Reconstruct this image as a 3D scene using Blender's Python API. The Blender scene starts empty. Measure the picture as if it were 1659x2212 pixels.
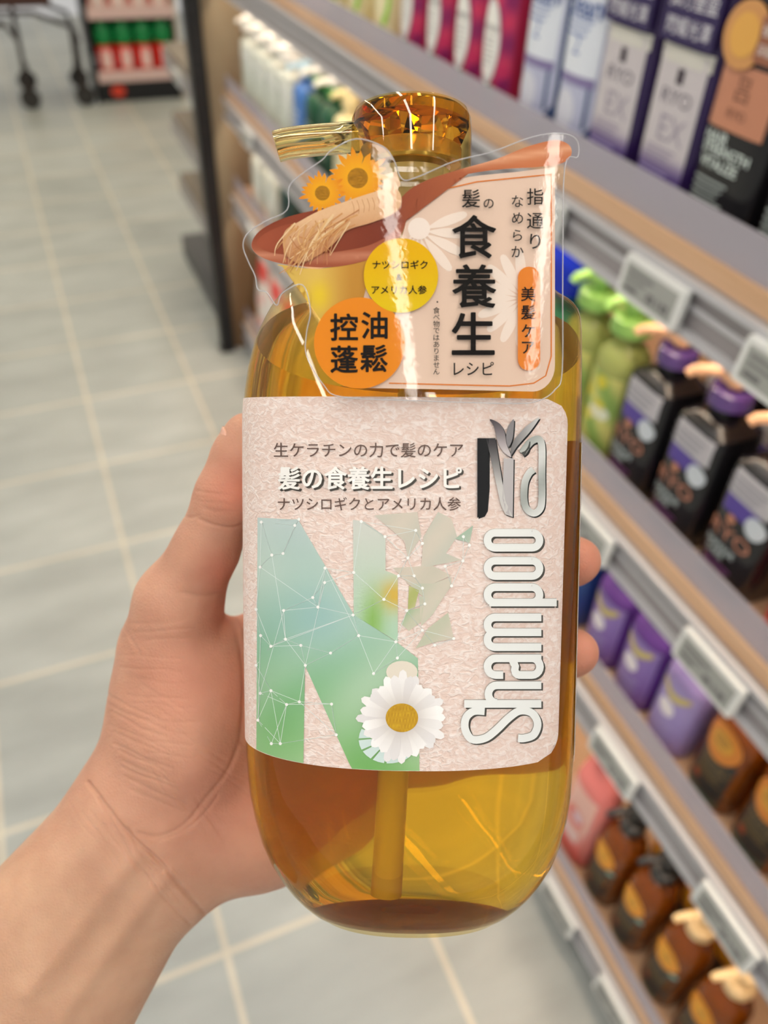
import bpy, bmesh, math, random
import numpy as np
from mathutils import Vector, Matrix
from mathutils.geometry import tessellate_polygon

C = bpy.context.scene
COL = C.collection
random.seed(7)
rng = np.random.default_rng(7)

# ---------------------------------------------------------------- camera
F = 1740.0
CX, CY = 829.5, 1106.0
H = 1.5
PITCH, ROLL, YAW = [math.radians(a) for a in (41.14, 2.42, 22.33)]
cy_, sy_, cp_, sp_ = math.cos(YAW), math.sin(YAW), math.cos(PITCH), math.sin(PITCH)
FW = Vector((sy_ * cp_, cy_ * cp_, -sp_))
r0 = Vector((cy_, -sy_, 0))
u0 = r0.cross(FW)
RT = r0 * math.cos(ROLL) + u0 * math.sin(ROLL)
UP = -r0 * math.sin(ROLL) + u0 * math.cos(ROLL)
EYE = Vector((0, 0, H))
CAM = Matrix(((RT.x, UP.x, -FW.x, EYE.x), (RT.y, UP.y, -FW.y, EYE.y), (RT.z, UP.z, -FW.z, EYE.z), (0, 0, 0, 1)))
cd = bpy.data.cameras.new('camera')
cd.sensor_fit = 'HORIZONTAL'
cd.sensor_width = 36
cd.lens = 36 * F / 1659
cd.clip_start = 0.01
cd.dof.use_dof = True
cd.dof.focus_distance = 0.215
cd.dof.aperture_fstop = cd.lens / 1000 / 0.0031
cam = bpy.data.objects.new('camera', cd)
COL.objects.link(cam)
cam.matrix_world = CAM
C.camera = cam

# ---------------------------------------------------------------- world and exposure
W = bpy.data.worlds.new('world')
C.world = W
W.use_nodes = True
W.node_tree.nodes['Background'].inputs[0].default_value = (1.0, 0.98, 0.95, 1)
W.node_tree.nodes['Background'].inputs[1].default_value = 0.55
C.view_settings.view_transform = 'Standard'
C.view_settings.look = 'None'
C.view_settings.gamma = 1
C.view_settings.use_curve_mapping = False
C.view_settings.exposure = 0.0
CEILING_LAMP = 24.5
SHELF_LED = 26.0
C.cycles.max_bounces = 14
C.cycles.transmission_bounces = 12
C.cycles.transparent_max_bounces = 24
C.cycles.diffuse_bounces = 4
C.cycles.sample_clamp_indirect = 6.0
C.cycles.use_denoising = True

# ---------------------------------------------------------------- helpers
def lin(c):
    out = []
    for v in c[:3]:
        v = v / 255.0
        out.append(v / 12.92 if v <= 0.04045 else ((v + 0.055) / 1.055) ** 2.4)
    return (out[0], out[1], out[2], 1.0)

MATS = {}
def pm(name, rgb=(200, 200, 200), rough=0.5, metal=0.0, coat=0.0, sss=0.0, trans=0.0, ior=1.45, emit=None, spec=None):
    if name in MATS:
        return MATS[name]
    m = bpy.data.materials.new(name)
    m.use_nodes = True
    b = m.node_tree.nodes['Principled BSDF']
    b.inputs['Base Color'].default_value = lin(rgb)
    b.inputs['Roughness'].default_value = rough
    b.inputs['Metallic'].default_value = metal
    b.inputs['IOR'].default_value = ior
    b.inputs['Coat Weight'].default_value = coat
    b.inputs['Transmission Weight'].default_value = trans
    if spec is not None:
        b.inputs['Specular IOR Level'].default_value = spec
    if sss:
        b.inputs['Subsurface Weight'].default_value = sss
        b.inputs['Subsurface Radius'].default_value = (1.0, 0.4, 0.2)
        b.inputs['Subsurface Scale'].default_value = 0.004
    if emit:
        b.inputs['Emission Color'].default_value = lin(emit[0])
        b.inputs['Emission Strength'].default_value = emit[1]
    MATS[name] = m
    return m

def nodes(m):
    nt = m.node_tree
    return nt, nt.nodes, nt.links, nt.nodes['Principled BSDF']

def vary(m, rgb2, scale=(5, 5, 5), lo=0.35, hi=0.65, detail=4, bump=0.0, bscale=None):
    """mottle a material between its colour and rgb2, with optional bump"""
    nt, N, L, b = nodes(m)
    tc = N.new('ShaderNodeTexCoord'); mp = N.new('ShaderNodeMapping')
    mp.inputs['Scale'].default_value = scale
    L.new(tc.outputs['Object'], mp.inputs[0])
    no = N.new('ShaderNodeTexNoise'); no.inputs['Scale'].default_value = 1.0; no.inputs['Detail'].default_value = detail
    L.new(mp.outputs[0], no.inputs['Vector'])
    cr = N.new('ShaderNodeValToRGB')
    cr.color_ramp.elements[0].position = lo; cr.color_ramp.elements[1].position = hi
    cr.color_ramp.elements[0].color = b.inputs['Base Color'].default_value
    cr.color_ramp.elements[1].color = lin(rgb2)
    L.new(no.outputs['Fac'], cr.inputs[0]); L.new(cr.outputs[0], b.inputs['Base Color'])
    if bump:
        n2 = N.new('ShaderNodeTexNoise'); n2.inputs['Scale'].default_value = bscale or 40; n2.inputs['Detail'].default_value = 5
        L.new(tc.outputs['Object'], n2.inputs['Vector'])
        bp = N.new('ShaderNodeBump'); bp.inputs['Distance'].default_value = bump; bp.inputs['Strength'].default_value = 1
        L.new(n2.outputs['Fac'], bp.inputs['Height']); L.new(bp.outputs[0], b.inputs['Normal'])
    return m

def attr_mat(name, rough=0.45, metal=0.0, coat=0.0, bump=0.0, bscale=400):
    """a printed surface: its ink colours live in the mesh's own colour attribute"""
    if name in MATS:
        return MATS[name]
    m = pm(name, rough=rough, metal=metal, coat=coat)
    nt, N, L, b = nodes(m)
    a = N.new('ShaderNodeAttribute'); a.attribute_name = 'Col'
    L.new(a.outputs['Color'], b.inputs['Base Color'])
    return m

def thin_shell(name, tint, ior=1.5, rough=0.03, extra=0.0, extra_col=(255, 255, 255), wave=0.0, wscale=60):
    """thin clear plastic: light goes straight through with a tint, plus the surface reflection"""
    if name in MATS:
        return MATS[name]
    m = bpy.data.materials.new(name); m.use_nodes = True
    nt = m.node_tree; N = nt.nodes; L = nt.links
    N.remove(N['Principled BSDF']); out = N['Material Output']
    tr = N.new('ShaderNodeBsdfTransparent'); tr.inputs[0].default_value = lin(tint)
    gl = N.new('ShaderNodeBsdfAnisotropic') if False else N.new('ShaderNodeBsdfGlossy')
    gl.inputs['Roughness'].default_value = rough
    fr = N.new('ShaderNodeFresnel'); fr.inputs['IOR'].default_value = ior
    ge = N.new('ShaderNodeNewGeometry'); io = N.new('ShaderNodeMath'); io.operation = 'MULTIPLY_ADD'   # same reflection from either side of the sheet
    io.inputs[1].default_value = 1 / ior - ior; io.inputs[2].default_value = ior
    L.new(ge.outputs['Backfacing'], io.inputs[0]); L.new(io.outputs[0], fr.inputs['IOR'])
    mx = N.new('ShaderNodeMixShader')
    L.new(fr.outputs[0], mx.inputs[0]); L.new(tr.outputs[0], mx.inputs[1]); L.new(gl.outputs[0], mx.inputs[2])
    last = mx
    if wave:
        tc = N.new('ShaderNodeTexCoord'); n2 = N.new('ShaderNodeTexNoise'); n2.inputs['Scale'].default_value = wscale
        n2.inputs['Detail'].default_value = 2
        L.new(tc.outputs['Object'], n2.inputs['Vector'])
        bp = N.new('ShaderNodeBump'); bp.inputs['Distance'].default_value = wave
        L.new(n2.outputs['Fac'], bp.inputs['Height'])
        L.new(bp.outputs[0], gl.inputs['Normal']); L.new(bp.outputs[0], fr.inputs['Normal'])
    if extra:
        df = N.new('ShaderNodeBsdfDiffuse'); df.inputs[0].default_value = lin(extra_col)
        m2 = N.new('ShaderNodeMixShader'); m2.inputs[0].default_value = extra
        L.new(mx.outputs[0], m2.inputs[1]); L.new(df.outputs[0], m2.inputs[2]); last = m2
    L.new(last.outputs[0], out.inputs['Surface'])
    MATS[name] = m
    return m

def glass(name, tint=(255, 255, 255), ior=1.4, rough=0.0, absorb=None, density=0.0, through=0.0):
    if name in MATS:
        return MATS[name]
    m = bpy.data.materials.new(name); m.use_nodes = True
    nt = m.node_tree; N = nt.nodes; L = nt.links
    N.remove(N['Principled BSDF']); out = N['Material Output']
    g = N.new('ShaderNodeBsdfGlass'); g.inputs['Color'].default_value = lin(tint)
    g.inputs['IOR'].default_value = ior; g.inputs['Roughness'].default_value = rough
    if through:      # part of the light goes straight on
        tr = N.new('ShaderNodeBsdfTransparent'); tr.inputs[0].default_value = lin(tint)
        mx = N.new('ShaderNodeMixShader'); mx.inputs[0].default_value = through
        L.new(g.outputs[0], mx.inputs[1]); L.new(tr.outputs[0], mx.inputs[2]); L.new(mx.outputs[0], out.inputs['Surface'])
    else:
        L.new(g.outputs[0], out.inputs['Surface'])
    if absorb:
        v = N.new('ShaderNodeVolumeAbsorption'); v.inputs['Color'].default_value = (*absorb, 1); v.inputs['Density'].default_value = density
        L.new(v.outputs[0], out.inputs['Volume'])
    MATS[name] = m
    return m

class MB:
    """collects geometry for ONE mesh object; faces carry a material slot, vertices a colour"""
    def __init__(s):
        s.v = []; s.f = []; s.m = []; s.c = []
    def add(s, verts, faces, mat=0, col=(255, 255, 255)):
        o = len(s.v)
        s.v += [tuple(p) for p in verts]
        s.f += [tuple(i + o for i in f) for f in faces]
        s.m += [mat] * len(faces)
        if callable(col):
            s.c += [lin(col(p)) for p in verts]
        elif isinstance(col, list):
            s.c += col
        else:
            s.c += [lin(col)] * len(verts)
        return s
    def box(s, a, b, mat=0, col=(255, 255, 255)):
        (x0, y0, z0), (x1, y1, z1) = a, b
        vs = [(x0, y0, z0), (x1, y0, z0), (x1, y1, z0), (x0, y1, z0), (x0, y0, z1), (x1, y0, z1), (x1, y1, z1), (x0, y1, z1)]
        return s.add(vs, [(0, 3, 2, 1), (4, 5, 6, 7), (0, 1, 5, 4), (1, 2, 6, 5), (2, 3, 7, 6), (3, 0, 4, 7)], mat, col)
    def rings(s, rings, mat=0, cap0=True, cap1=True, col=(255, 255, 255)):
        n = len(rings[0]); vs = [p for r in rings for p in r]; fs = []
        for i in range(len(rings) - 1):
            for j in range(n):
                k = (j + 1) % n
                fs.append((i * n + j, i * n + k, (i + 1) * n + k, (i + 1) * n + j))
        if cap0: fs.append(tuple(range(n - 1, -1, -1)))
        if cap1: fs.append(tuple((len(rings) - 1) * n + j for j in range(n)))
        return s.add(vs, fs, mat, col)
    def lathe(s, prof, mat=0, n=40, c=(0, 0), cap0=True, cap1=True, col=(255, 255, 255), fn=None):
        rs = []
        for r, z in prof:
            rs.append([(c[0] + r * (fn(a, z) if fn else 1) * math.cos(a), c[1] + r * (fn(a, z) if fn else 1) * math.sin(a), z)
                       for a in [2 * math.pi * j / n for j in range(n)]])
        return s.rings(rs, mat, cap0, cap1, col)
    def tube(s, pts, rad, mat=0, n=12, col=(255, 255, 255), cap=True):
        pts = [Vector(p) for p in pts]
        rad = rad if isinstance(rad, (list, tuple)) else [rad] * len(pts)
        rs = []; prev = None
        for i, p in enumerate(pts):
            t = (pts[min(i + 1, len(pts) - 1)] - pts[max(i - 1, 0)]).normalized()
            if prev is None:
                a = Vector((0, 0, 1)) if abs(t.z) < 0.9 else Vector((1, 0, 0))
                x = t.cross(a).normalized()
            else:
                x = (prev - t * prev.dot(t)).normalized()
            prev = x; y = t.cross(x)
            rs.append([tuple(p + (x * math.cos(2 * math.pi * j / n) + y * math.sin(2 * math.pi * j / n)) * rad[i]) for j in range(n)])
        return s.rings(rs, mat, cap, cap, col)
    def build(s, name, mats, parent=None, smooth=True, angle=40, bevel=0):
        me = bpy.data.meshes.new(name)
        me.from_pydata(s.v, [], s.f)
        for m in (mats if isinstance(mats, (list, tuple)) else [mats]):
            me.materials.append(m)
        me.polygons.foreach_set('material_index', s.m)
        at = me.color_attributes.new('Col', 'FLOAT_COLOR', 'POINT')
        at.data.foreach_set('color', np.array(s.c, dtype=np.float32).ravel())
        me.validate(); me.update()
        if smooth:
            me.polygons.foreach_set('use_smooth', [True] * len(me.polygons))
            me.set_sharp_from_angle(angle=math.radians(angle))
        o = bpy.data.objects.new(name, me)
        COL.objects.link(o)
        if parent is not None:
            o.parent = parent
        if bevel:
            b = o.modifiers.new('bevel', 'BEVEL'); b.width = bevel; b.segments = 2; b.limit_method = 'ANGLE'
        return o

def tag(o, label, cat, group=None):
    o['label'] = label; o['category'] = cat
    if group: o['group'] = group
    return o

def thing(name, label, cat, M=Matrix(), group=None):
    o = bpy.data.objects.new(name, None)
    o.empty_display_size = 0.03
    COL.objects.link(o); o.matrix_world = M
    return tag(o, label, cat, group)

def dup(root, M, label=None, group=None):
    r = root.copy(); COL.objects.link(r); r.matrix_world = M
    if label: r['label'] = label
    if group: r['group'] = group
    def rec(src, dst):
        for ch in list(src.children):
            c = ch.copy(); COL.objects.link(c); c.parent = dst
            rec(ch, c)
    rec(root, r)
    return r

def spline(pts, n=6, closed=True):
    out = []; m = len(pts)
    rngi = range(m) if closed else range(m - 1)
    for i in rngi:
        p0 = pts[(i - 1) % m] if closed or i > 0 else pts[0]
        p1 = pts[i]; p2 = pts[(i + 1) % m]
        p3 = pts[(i + 2) % m] if closed or i + 2 < m else pts[-1]
        for k in range(n):
            t = k / n
            out.append(tuple(0.5 * (2 * b + (c - a) * t + (2 * a - 5 * b + 4 * c - d) * t * t + (3 * b - a - 3 * c + d) * t ** 3)
                             for a, b, c, d in zip(p0, p1, p2, p3)))
    if not closed: out.append(tuple(pts[-1]))
    return out

def fill(poly, step=None):
    """flat polygon -> (verts2d, tris), cut into cells of at most step so that it can be bent"""
    bm = bmesh.new()
    vs = [bm.verts.new((p[0], p[1], 0)) for p in poly]
    try:
        fc = bm.faces.new(vs)
    except ValueError:
        bm.free(); return [], []
    bmesh.ops.triangulate(bm, faces=[fc])
    if step:
        xs = [p[0] for p in poly]; ys = [p[1] for p in poly]
        for ax, a, b in ((0, min(xs), max(xs)), (1, min(ys), max(ys))):
            k = a + step
            while k < b:
                co = (k, 0, 0) if ax == 0 else (0, k, 0); no = (1, 0, 0) if ax == 0 else (0, 1, 0)
                bmesh.ops.bisect_plane(bm, geom=bm.verts[:] + bm.edges[:] + bm.faces[:], plane_co=co, plane_no=no)
                k += step
        bmesh.ops.triangulate(bm, faces=bm.faces[:])
    bm.verts.index_update()
    V = [(v.co.x, v.co.y) for v in bm.verts]; T = [tuple(v.index for v in f.verts) for f in bm.faces]
    bm.free()
    return V, T

TXT = {}
def glyphs(s, bold=0.0):
    """text in the built-in font as flat triangles, scaled so that one full-width character is 1 wide"""
    key = (s, bold)
    if key in TXT: return TXT[key]
    def mesh_of(t):
        cu = bpy.data.curves.new('t', 'FONT'); cu.body = t; cu.size = 1; cu.offset = bold; cu.resolution_u = 3
        ob = bpy.data.objects.new('t', cu); COL.objects.link(ob)
        dg = bpy.context.evaluated_depsgraph_get(); dg.update()
        me = ob.evaluated_get(dg).to_mesh()
        V = [(v.co.x, v.co.y) for v in me.vertices]; Fs = [tuple(p.vertices) for p in me.polygons]
        ob.evaluated_get(dg).to_mesh_clear()
        bpy.data.objects.remove(ob); bpy.data.curves.remove(cu)
        return V, Fs
    if 'adv' not in TXT:
        w = [max(p[0] for p in mesh_of(t)[0]) for t in ('\u53e3', '\u53e3\u53e3')]
        TXT['adv'] = w[1] - w[0]
    V, Fs = mesh_of(s)
    k = 1 / TXT['adv']
    TXT[key] = ([(x * k, y * k) for x, y in V], Fs)
    return TXT[key]

def strikes(b):
    return [(0, 0)] + ([(b, 0), (-b, 0), (0, b), (0, -b), (b * .7, b * .7), (-b * .7, -b * .7), (b * .7, -b * .7), (-b * .7, b * .7)] if b > 0 else [])

def stroke(pts, w, taper=None):
    """ribbon along a polyline -> (verts, quads)"""
    V = []; n = len(pts)
    for i in range(n):
        a = pts[max(i - 1, 0)]; b = pts[min(i + 1, n - 1)]
        dx, dy = b[0] - a[0], b[1] - a[1]; l = math.hypot(dx, dy) or 1
        ww = w / 2 * (taper(i / (n - 1)) if taper else 1)
        nx, ny = -dy / l * ww, dx / l * ww
        V += [(pts[i][0] + nx, pts[i][1] + ny), (pts[i][0] - nx, pts[i][1] - ny)]
    return V, [(2 * i, 2 * i + 1, 2 * i + 3, 2 * i + 2) for i in range(n - 1)]

def circle(cx, cy, r, n=48, ry=None):
    return [(cx + r * math.cos(2 * math.pi * i / n), cy + (ry or r) * math.sin(2 * math.pi * i / n)) for i in range(n)]

def rrect(x0, y0, x1, y1, r, n=6):
    out = []
    for cx, cy, a0 in ((x1 - r, y1 - r, 0), (x0 + r, y1 - r, 90), (x0 + r, y0 + r, 180), (x1 - r, y0 + r, 270)):
        for i in range(n + 1):
            a = math.radians(a0 + 90 * i / n); out.append((cx + r * math.cos(a), cy + r * math.sin(a)))
    return out

def mixc(a, b, t):
    t = max(0, min(1, t)); return tuple(x + (y - x) * t for x, y in zip(a, b))

# ================================================================ THE SETTING
# floor tiles
fm = pm('floor_tile', (178, 180, 173), rough=0.38)
nt, N, L, b = nodes(fm)
tc = N.new('ShaderNodeTexCoord'); mp = N.new('ShaderNodeMapping')
mp.vector_type = 'POINT'
mp.inputs['Rotation'].default_value = (0, 0, math.radians(-1.9))
L.new(tc.outputs['Object'], mp.inputs[0])
br = N.new('ShaderNodeTexBrick'); br.offset = 0; br.squash = 1
br.inputs['Scale'].default_value = 1; br.inputs['Brick Width'].default_value = 0.345; br.inputs['Row Height'].default_value = 0.368
br.inputs['Mortar Size'].default_value = 0.006; br.inputs['Mortar Smooth'].default_value = 0.3
L.new(mp.outputs[0], br.inputs['Vector'])
br.inputs['Color1'].default_value = lin((164, 169, 168)); br.inputs['Color2'].default_value = lin((178, 183, 182)); br.inputs['Mortar'].default_value = lin((208, 202, 186))
no = N.new('ShaderNodeTexNoise'); no.inputs['Scale'].default_value = 5; no.inputs['Detail'].default_value = 6
st = N.new('ShaderNodeMapping'); st.inputs['Scale'].default_value = (0.7, 2.2, 1); L.new(mp.outputs[0], st.inputs[0]); L.new(st.outputs[0], no.inputs['Vector'])
cr = N.new('ShaderNodeValToRGB'); cr.color_ramp.elements[0].position = 0.3; cr.color_ramp.elements[1].position = 0.7
cr.color_ramp.elements[0].color = (0.80, 0.80, 0.79, 1); cr.color_ramp.elements[1].color = (1.05, 1.05, 1.04, 1)
L.new(no.outputs['Fac'], cr.inputs[0])
mu = N.new('ShaderNodeMix'); mu.data_type = 'RGBA'; mu.blend_type = 'MULTIPLY'; mu.inputs[0].default_value = 1
L.new(br.outputs['Color'], mu.inputs[6]); L.new(cr.outputs[0], mu.inputs[7]); L.new(mu.outputs[2], b.inputs['Base Color'])
o = MB().box((-5, -2.5, -0.05), (5, 9, 0)).build('floor', fm, smooth=False)
o.location = (0.008, 1.328 - 0.368 * 4, 0)
o['kind'] = 'structure'
o = MB().box((-5, -4, 3.0), (5, 8, 3.05)).build('ceiling', pm('ceiling_white', (225, 225, 222), 0.8), smooth=False)
o['kind'] = 'structure'

# ceiling luminaires (real lamps, above the aisle)
lamp_face = pm('lamp_face', (255, 255, 255), 0.5, emit=((255, 247, 236), CEILING_LAMP))
lamp_warm = pm('lamp_face_warm', (255, 255, 255), 0.5, emit=((255, 236, 200), CEILING_LAMP))
lamp_case = pm('lamp_case', (230, 230, 230), 0.4)
lamps = {}
for i, (x, y) in enumerate([(x, y) for x in (-2.0, -0.36, 0.95) for y in (-1.0, 1.4, 3.8, 6.2)]):
    M = Matrix.Translation((x, y, 2.95)); warm = y > 3
    lab = '%s linear ceiling lamp, %s row, %s lamp from the front' % ('warm' if warm else 'white', 'left' if x < -1 else 'middle' if x < 0 else 'right', ['first', 'second', 'third', 'fourth'][i % 4])
    if warm not in lamps:
        lamps[warm] = thing('ceiling_lamp', lab, 'ceiling lamp', M, 'linear lamps on the ceiling')
        MB().box((-0.06, -1.1, -0.03), (0.06, 1.1, 0.05)).build('housing', lamp_case, lamps[warm], smooth=False)
        MB().box((-0.05, -1.08, -0.036), (0.05, 1.08, -0.031)).build('diffuser', lamp_warm if warm else lamp_face, lamps[warm], smooth=False)
    else:
        dup(lamps[warm], M, lab)

# ================================================================ SHELVES
SH = Matrix.Translation((0.565, 0, 0)) @ Matrix.Rotation(math.radians(1.35), 4, 'Z')   # x into the shelf, y down the aisle
SHI = SH.inverted()
wood = pm('shelf_wood', (216, 180, 146), 0.45)
vary(wood, (200, 160, 124), (40, 3, 60))
white_m = pm('white_metal', (222, 222, 222), 0.35)
grey_m = pm('grey_metal', (146, 141, 142), 0.4)
lip_m = pm('rail_lip', (186, 186, 190), 0.35)
dark_m = pm('dark_metal', (74, 74, 76), 0.45)
black_m = pm('black_metal', (24, 24, 26), 0.45)
back_m = pm('back_panel', (120, 112, 112), 0.6)
fence_m = thin_shell('acrylic', (205, 203, 210), 1.5, 0.12, extra=0.42, extra_col=(226, 220, 230))
led_m = pm('led_strip', (255, 255, 255), 0.5, emit=((255, 238, 214), SHELF_LED))

BOARDS = [1.192, 0.862, 0.575, 0.125]
su = thing('shelf_unit', 'long shop shelving unit with wood-edged boards and clear front fences at right', 'shelf', SH)
Y0, Y1 = -0.35, 2.60
MB().box((0.43, Y0, 0), (0.45, Y1, 1.9)).build('back_panel', back_m, su, smooth=False)
for i, z in enumerate(BOARDS):
    mb = MB().box((0.0, Y0, z - 0.022), (0.43, Y1, z), 0)
    bo = mb.build('shelf_board', wood, su, smooth=False, bevel=0.001)
    r = MB()
    r.box((-0.004, Y0, z - 0.072), (0.002, Y1, z - 0.0225), 0)
    r.box((-0.012, Y0, z - 0.030), (-0.0045, Y1, z - 0.0225), 1)
    r.box((-0.012, Y0, z - 0.078), (-0.0045, Y1, z - 0.070), 1)
    r.box((-0.006, Y0, z - 0.052), (-0.0045, Y1, z - 0.046), 1)
    r.build('price_rail', [grey_m, lip_m], bo, smooth=False)
    f = MB()
    f.box((0.004, Y0, z), (0.0055, Y1, z + 0.040), 0)
    f.build('front_fence', fence_m, bo, smooth=False)
    if i < 3:
        MB().box((0.020, Y0 + 0.02, z - 0.028), (0.034, Y1 - 0.02, z - 0.0225)).build('led_strip', led_m, bo, smooth=False)
MB().box((0.02, Y0, 0.0), (0.43, Y1, 0.046)).build('kick_plate', dark_m, su, smooth=False)

# end divider: wooden side panel and slotted black post
pw = pm('panel_wood', (156, 142, 118), 0.55); vary(pw, (116, 90, 64), (3.5, 3, 0.8), 0.42, 0.6)
pt = thing('divider_panel', 'tall brown wooden panel closing the end of the shelving', 'panel', SH)
MB().box((-0.045, 2.615, 0), (0.46, 2.64, 1.95)).build('board', pw, pt, smooth=False)
post = thing('upright_post', 'black slotted steel post standing at the front of the wooden panel', 'post', SH @ Matrix.Translation((-0.07, 2.62, 0)))
MB().box((-0.024, -0.025, 0), (0.022, 0.02, 1.95)).build('column', black_m, post, smooth=False, bevel=0.002)
sm_ = MB(); sm_.lathe([(0.0048, -0.0012), (0.0048, 0.0012)], n=14)
sm_.v = [(x * 0.8 - 0.006, zz - 0.0262, y) for x, y, zz in sm_.v]
slot0 = sm_.build('slot', pm('slot_metal', (92, 88, 92), 0.25, metal=0.8), post); slot0.location = (0, 0, 0.55)
for k in range(1, 34):
    sc_ = slot0.copy(); COL.objects.link(sc_); sc_.parent = post; sc_.location = (0, 0, 0.15 + k * 0.04 if k != 10 else 0.15)
MB().box((-0.030, -0.030, 0), (0.0225, 0.022, 0.008)).build('foot', black_m, post, smooth=False)

# next run of shelving beyond the post
s2 = thing('shelf_unit', 'low wood-edged shelf run seen past the black post, farther down the aisle', 'shelf', SH @ Matrix.Translation((-0.03, 2.70, 0)))
dull = pm('dull_board', (122, 110, 96), 0.5)
for z in (0.37, 0.60, 0.83):
    bo = MB().box((-0.008, 0, z - 0.02), (0.40, 0.7, z)).build('shelf_board', dull, s2, smooth=False)
    MB().box((-0.016, 0, z - 0.075), (-0.009, 0.7, z - 0.021)).build('price_rail', grey_m, bo, smooth=False)
MB().box((-0.025, 0, 0), (0.4, 0.78, 0.085)).build('base_tray', dark_m, s2, smooth=False)
MB().box((0.4, 0, 0), (0.42, 0.7, 1.5)).build('back_panel', back_m, s2, smooth=False)

# price tags
tg_case = pm('tag_case', (222, 224, 222), 0.35); tg_scr = pm('tag_screen', (158, 160, 156), 0.3); tg_ink = pm('tag_ink', (112, 112, 112), 0.5)
def price_tag():
    t = thing('price_tag', '', 'price tag', Matrix(), 'electronic price tags on the rails')
    m = MB(); pr = rrect(-0.048, -0.022, 0.048, 0.022, 0.003)
    m.rings([[(0.0, -u, v) for u, v in pr], [(-0.007, -u, v) for u, v in pr], [(-0.0085, -u * 0.985, v * 0.97) for u, v in pr]])
    m.build('case', tg_case, t)
    s = MB(); s.box((-0.0092, -0.041, -0.016), (-0.0086, 0.041, 0.0155))
    for (a, bq, c, d) in ((-0.036, 0.006, 0.004, 0.0095), (-0.036, -0.001, -0.006, 0.002), (0.0, -0.011, 0.012, -0.002), (0.016, -0.011, 0.020, -0.002), (0.023, -0.011, 0.034, -0.002), (-0.036, -0.012, -0.016, -0.006)):
        s.box((-0.0094, -max(a, c), min(bq, d)), (-0.0092, -min(a, c), max(bq, d)), 1)
    s.build('screen', [tg_scr, tg_ink], t, smooth=False)
    return t
PT = price_tag()
first = True
tags = [
 (1.100, 0, 'price tag on the top rail just right of the amber pump'), (0.835, 0, 'price tag on the top rail above the blue cap'), (0.612, 0, 'price tag on the top rail above the green capped bottles'), (0.430, 0, 'price tag on the top rail at the photo\'s right edge'),
 (0.612, 1, 'price tag on the second rail beside the upper fingertip'), (0.375, 1, 'price tag on the second rail above the light lavender bottle'),
 (0.445, 2, 'long grey price tag on the third rail above the red pump bottle'), (0.215, 2, 'price tag on the third rail above the cream pump bottles'),
 (0.440, 3, 'price tag on the lowest rail beside the big bottle\'s base'), (0.270, 3, 'price tag on the lowest rail nearest the photo\'s bottom edge'),
 (2.30, 1, 'price tag on the second rail next to the wooden panel'), (2.24, 3, 'price tag on the lowest rail next to the wooden panel'), (2.33, 2, 'price tag on the third rail next to the wooden panel'),
]
for y, lv, lab in tags:
    M = SH @ Matrix.Translation((-0.0125, y, BOARDS[lv] - 0.052)) @ Matrix.Rotation(math.radians(6), 4, 'Y')
    if first:
        PT.matrix_world = M; PT['label'] = lab; first = False
    else:
        dup(PT, M, lab)
tagm = SH @ Matrix.Translation((-0.03 - 0.0175, 3.1, 0.83 - 0.048))
dup(PT, tagm, 'price tag on the far shelf run just left of the black post')

# ---------------------------------------------------------------- shelf products
def se(a, hd, hw, n):
    c, s = math.cos(a), math.sin(a)
    return (hd * math.copysign(abs(c) ** (2 / n), c), hw * math.copysign(abs(s) ** (2 / n), s))
def interp(prof, z):
    for (z0, d0, w0), (z1, d1, w1) in zip(prof, prof[1:]):
        if z0 <= z <= z1:
            t = (z - z0) / ((z1 - z0) or 1); return d0 + (d1 - d0) * t, w0 + (w1 - w0) * t
    return prof[-1][1:]
class Prod:
    """one bottle standing on z=0, its front towards -x, its width along y"""
    def __init__(s, name, cat, prof, n=2.5, mat=None, N_=40):
        s.root = thing(name, '', cat); s.prof = prof; s.n = n; s.used = False
        m = MB()
        m.rings([[(*se(2 * math.pi * j / N_, d, w, n), z) for j in range(N_)] for z, d, w in prof])
        s.body = m.build('body', mat, s.root)
    def surf(s, u, v, off):
        hd, hw = interp(s.prof, v); t = min(0.995, abs(u) / hw)
        return (-hd * (1 - t ** s.n) ** (1 / s.n) - off, -u, v)
    def art(s, mb, poly, col, off=0.0006, step=0.012, mat=0):
        V, T = fill(poly, step)
        mb.add([s.surf(u, v, off) for u, v in V], T, mat, [lin(col(u, v)) if callable(col) else lin(col) for u, v in V])
    def text(s, mb, t, u, v, em, col, off=0.001, sx=1.0, sy=1.0, bold=0.0, mat=0):
        V, T = glyphs(t)
        w = (max(p[0] for p in V) + min(p[0] for p in V)) / 2; h = (max(p[1] for p in V) + min(p[1] for p in V)) / 2
        for i, (ox, oy) in enumerate(strikes(bold * em)[:5]):
            mb.add([s.surf(u + ox + (x - w) * em * sx, v + oy + (y - h) * em * sy, off + i * 0.00001) for x, y in V], T, mat, col)
    def lines(s, mb, u0, u1, v0, n, dv, col, off=0.001, h=0.0022):
        for i in range(n):
            s.art(mb, [(u0, v0 - i * dv), (u1 - (i % 3) * 0.1 * (u1 - u0), v0 - i * dv), (u1 - (i % 3) * 0.1 * (u1 - u0), v0 - i * dv - h), (u0, v0 - i * dv - h)], col, off)
    def put(s, y, lv, label, group=None, x=0.022, yaw=0, z=None):
        M = SH @ Matrix.Translation((x + max(p[1] for p in s.prof), y, (BOARDS[lv] if z is None else z) + 0.0005)) @ Matrix.Rotation(math.radians(yaw), 4, 'Z')
        if not s.used:
            s.root.matrix_world = M; s.used = True; s.root['label'] = label
            if group: s.root['group'] = group
            return s.root
        return dup(s.root, M, label, group)

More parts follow.
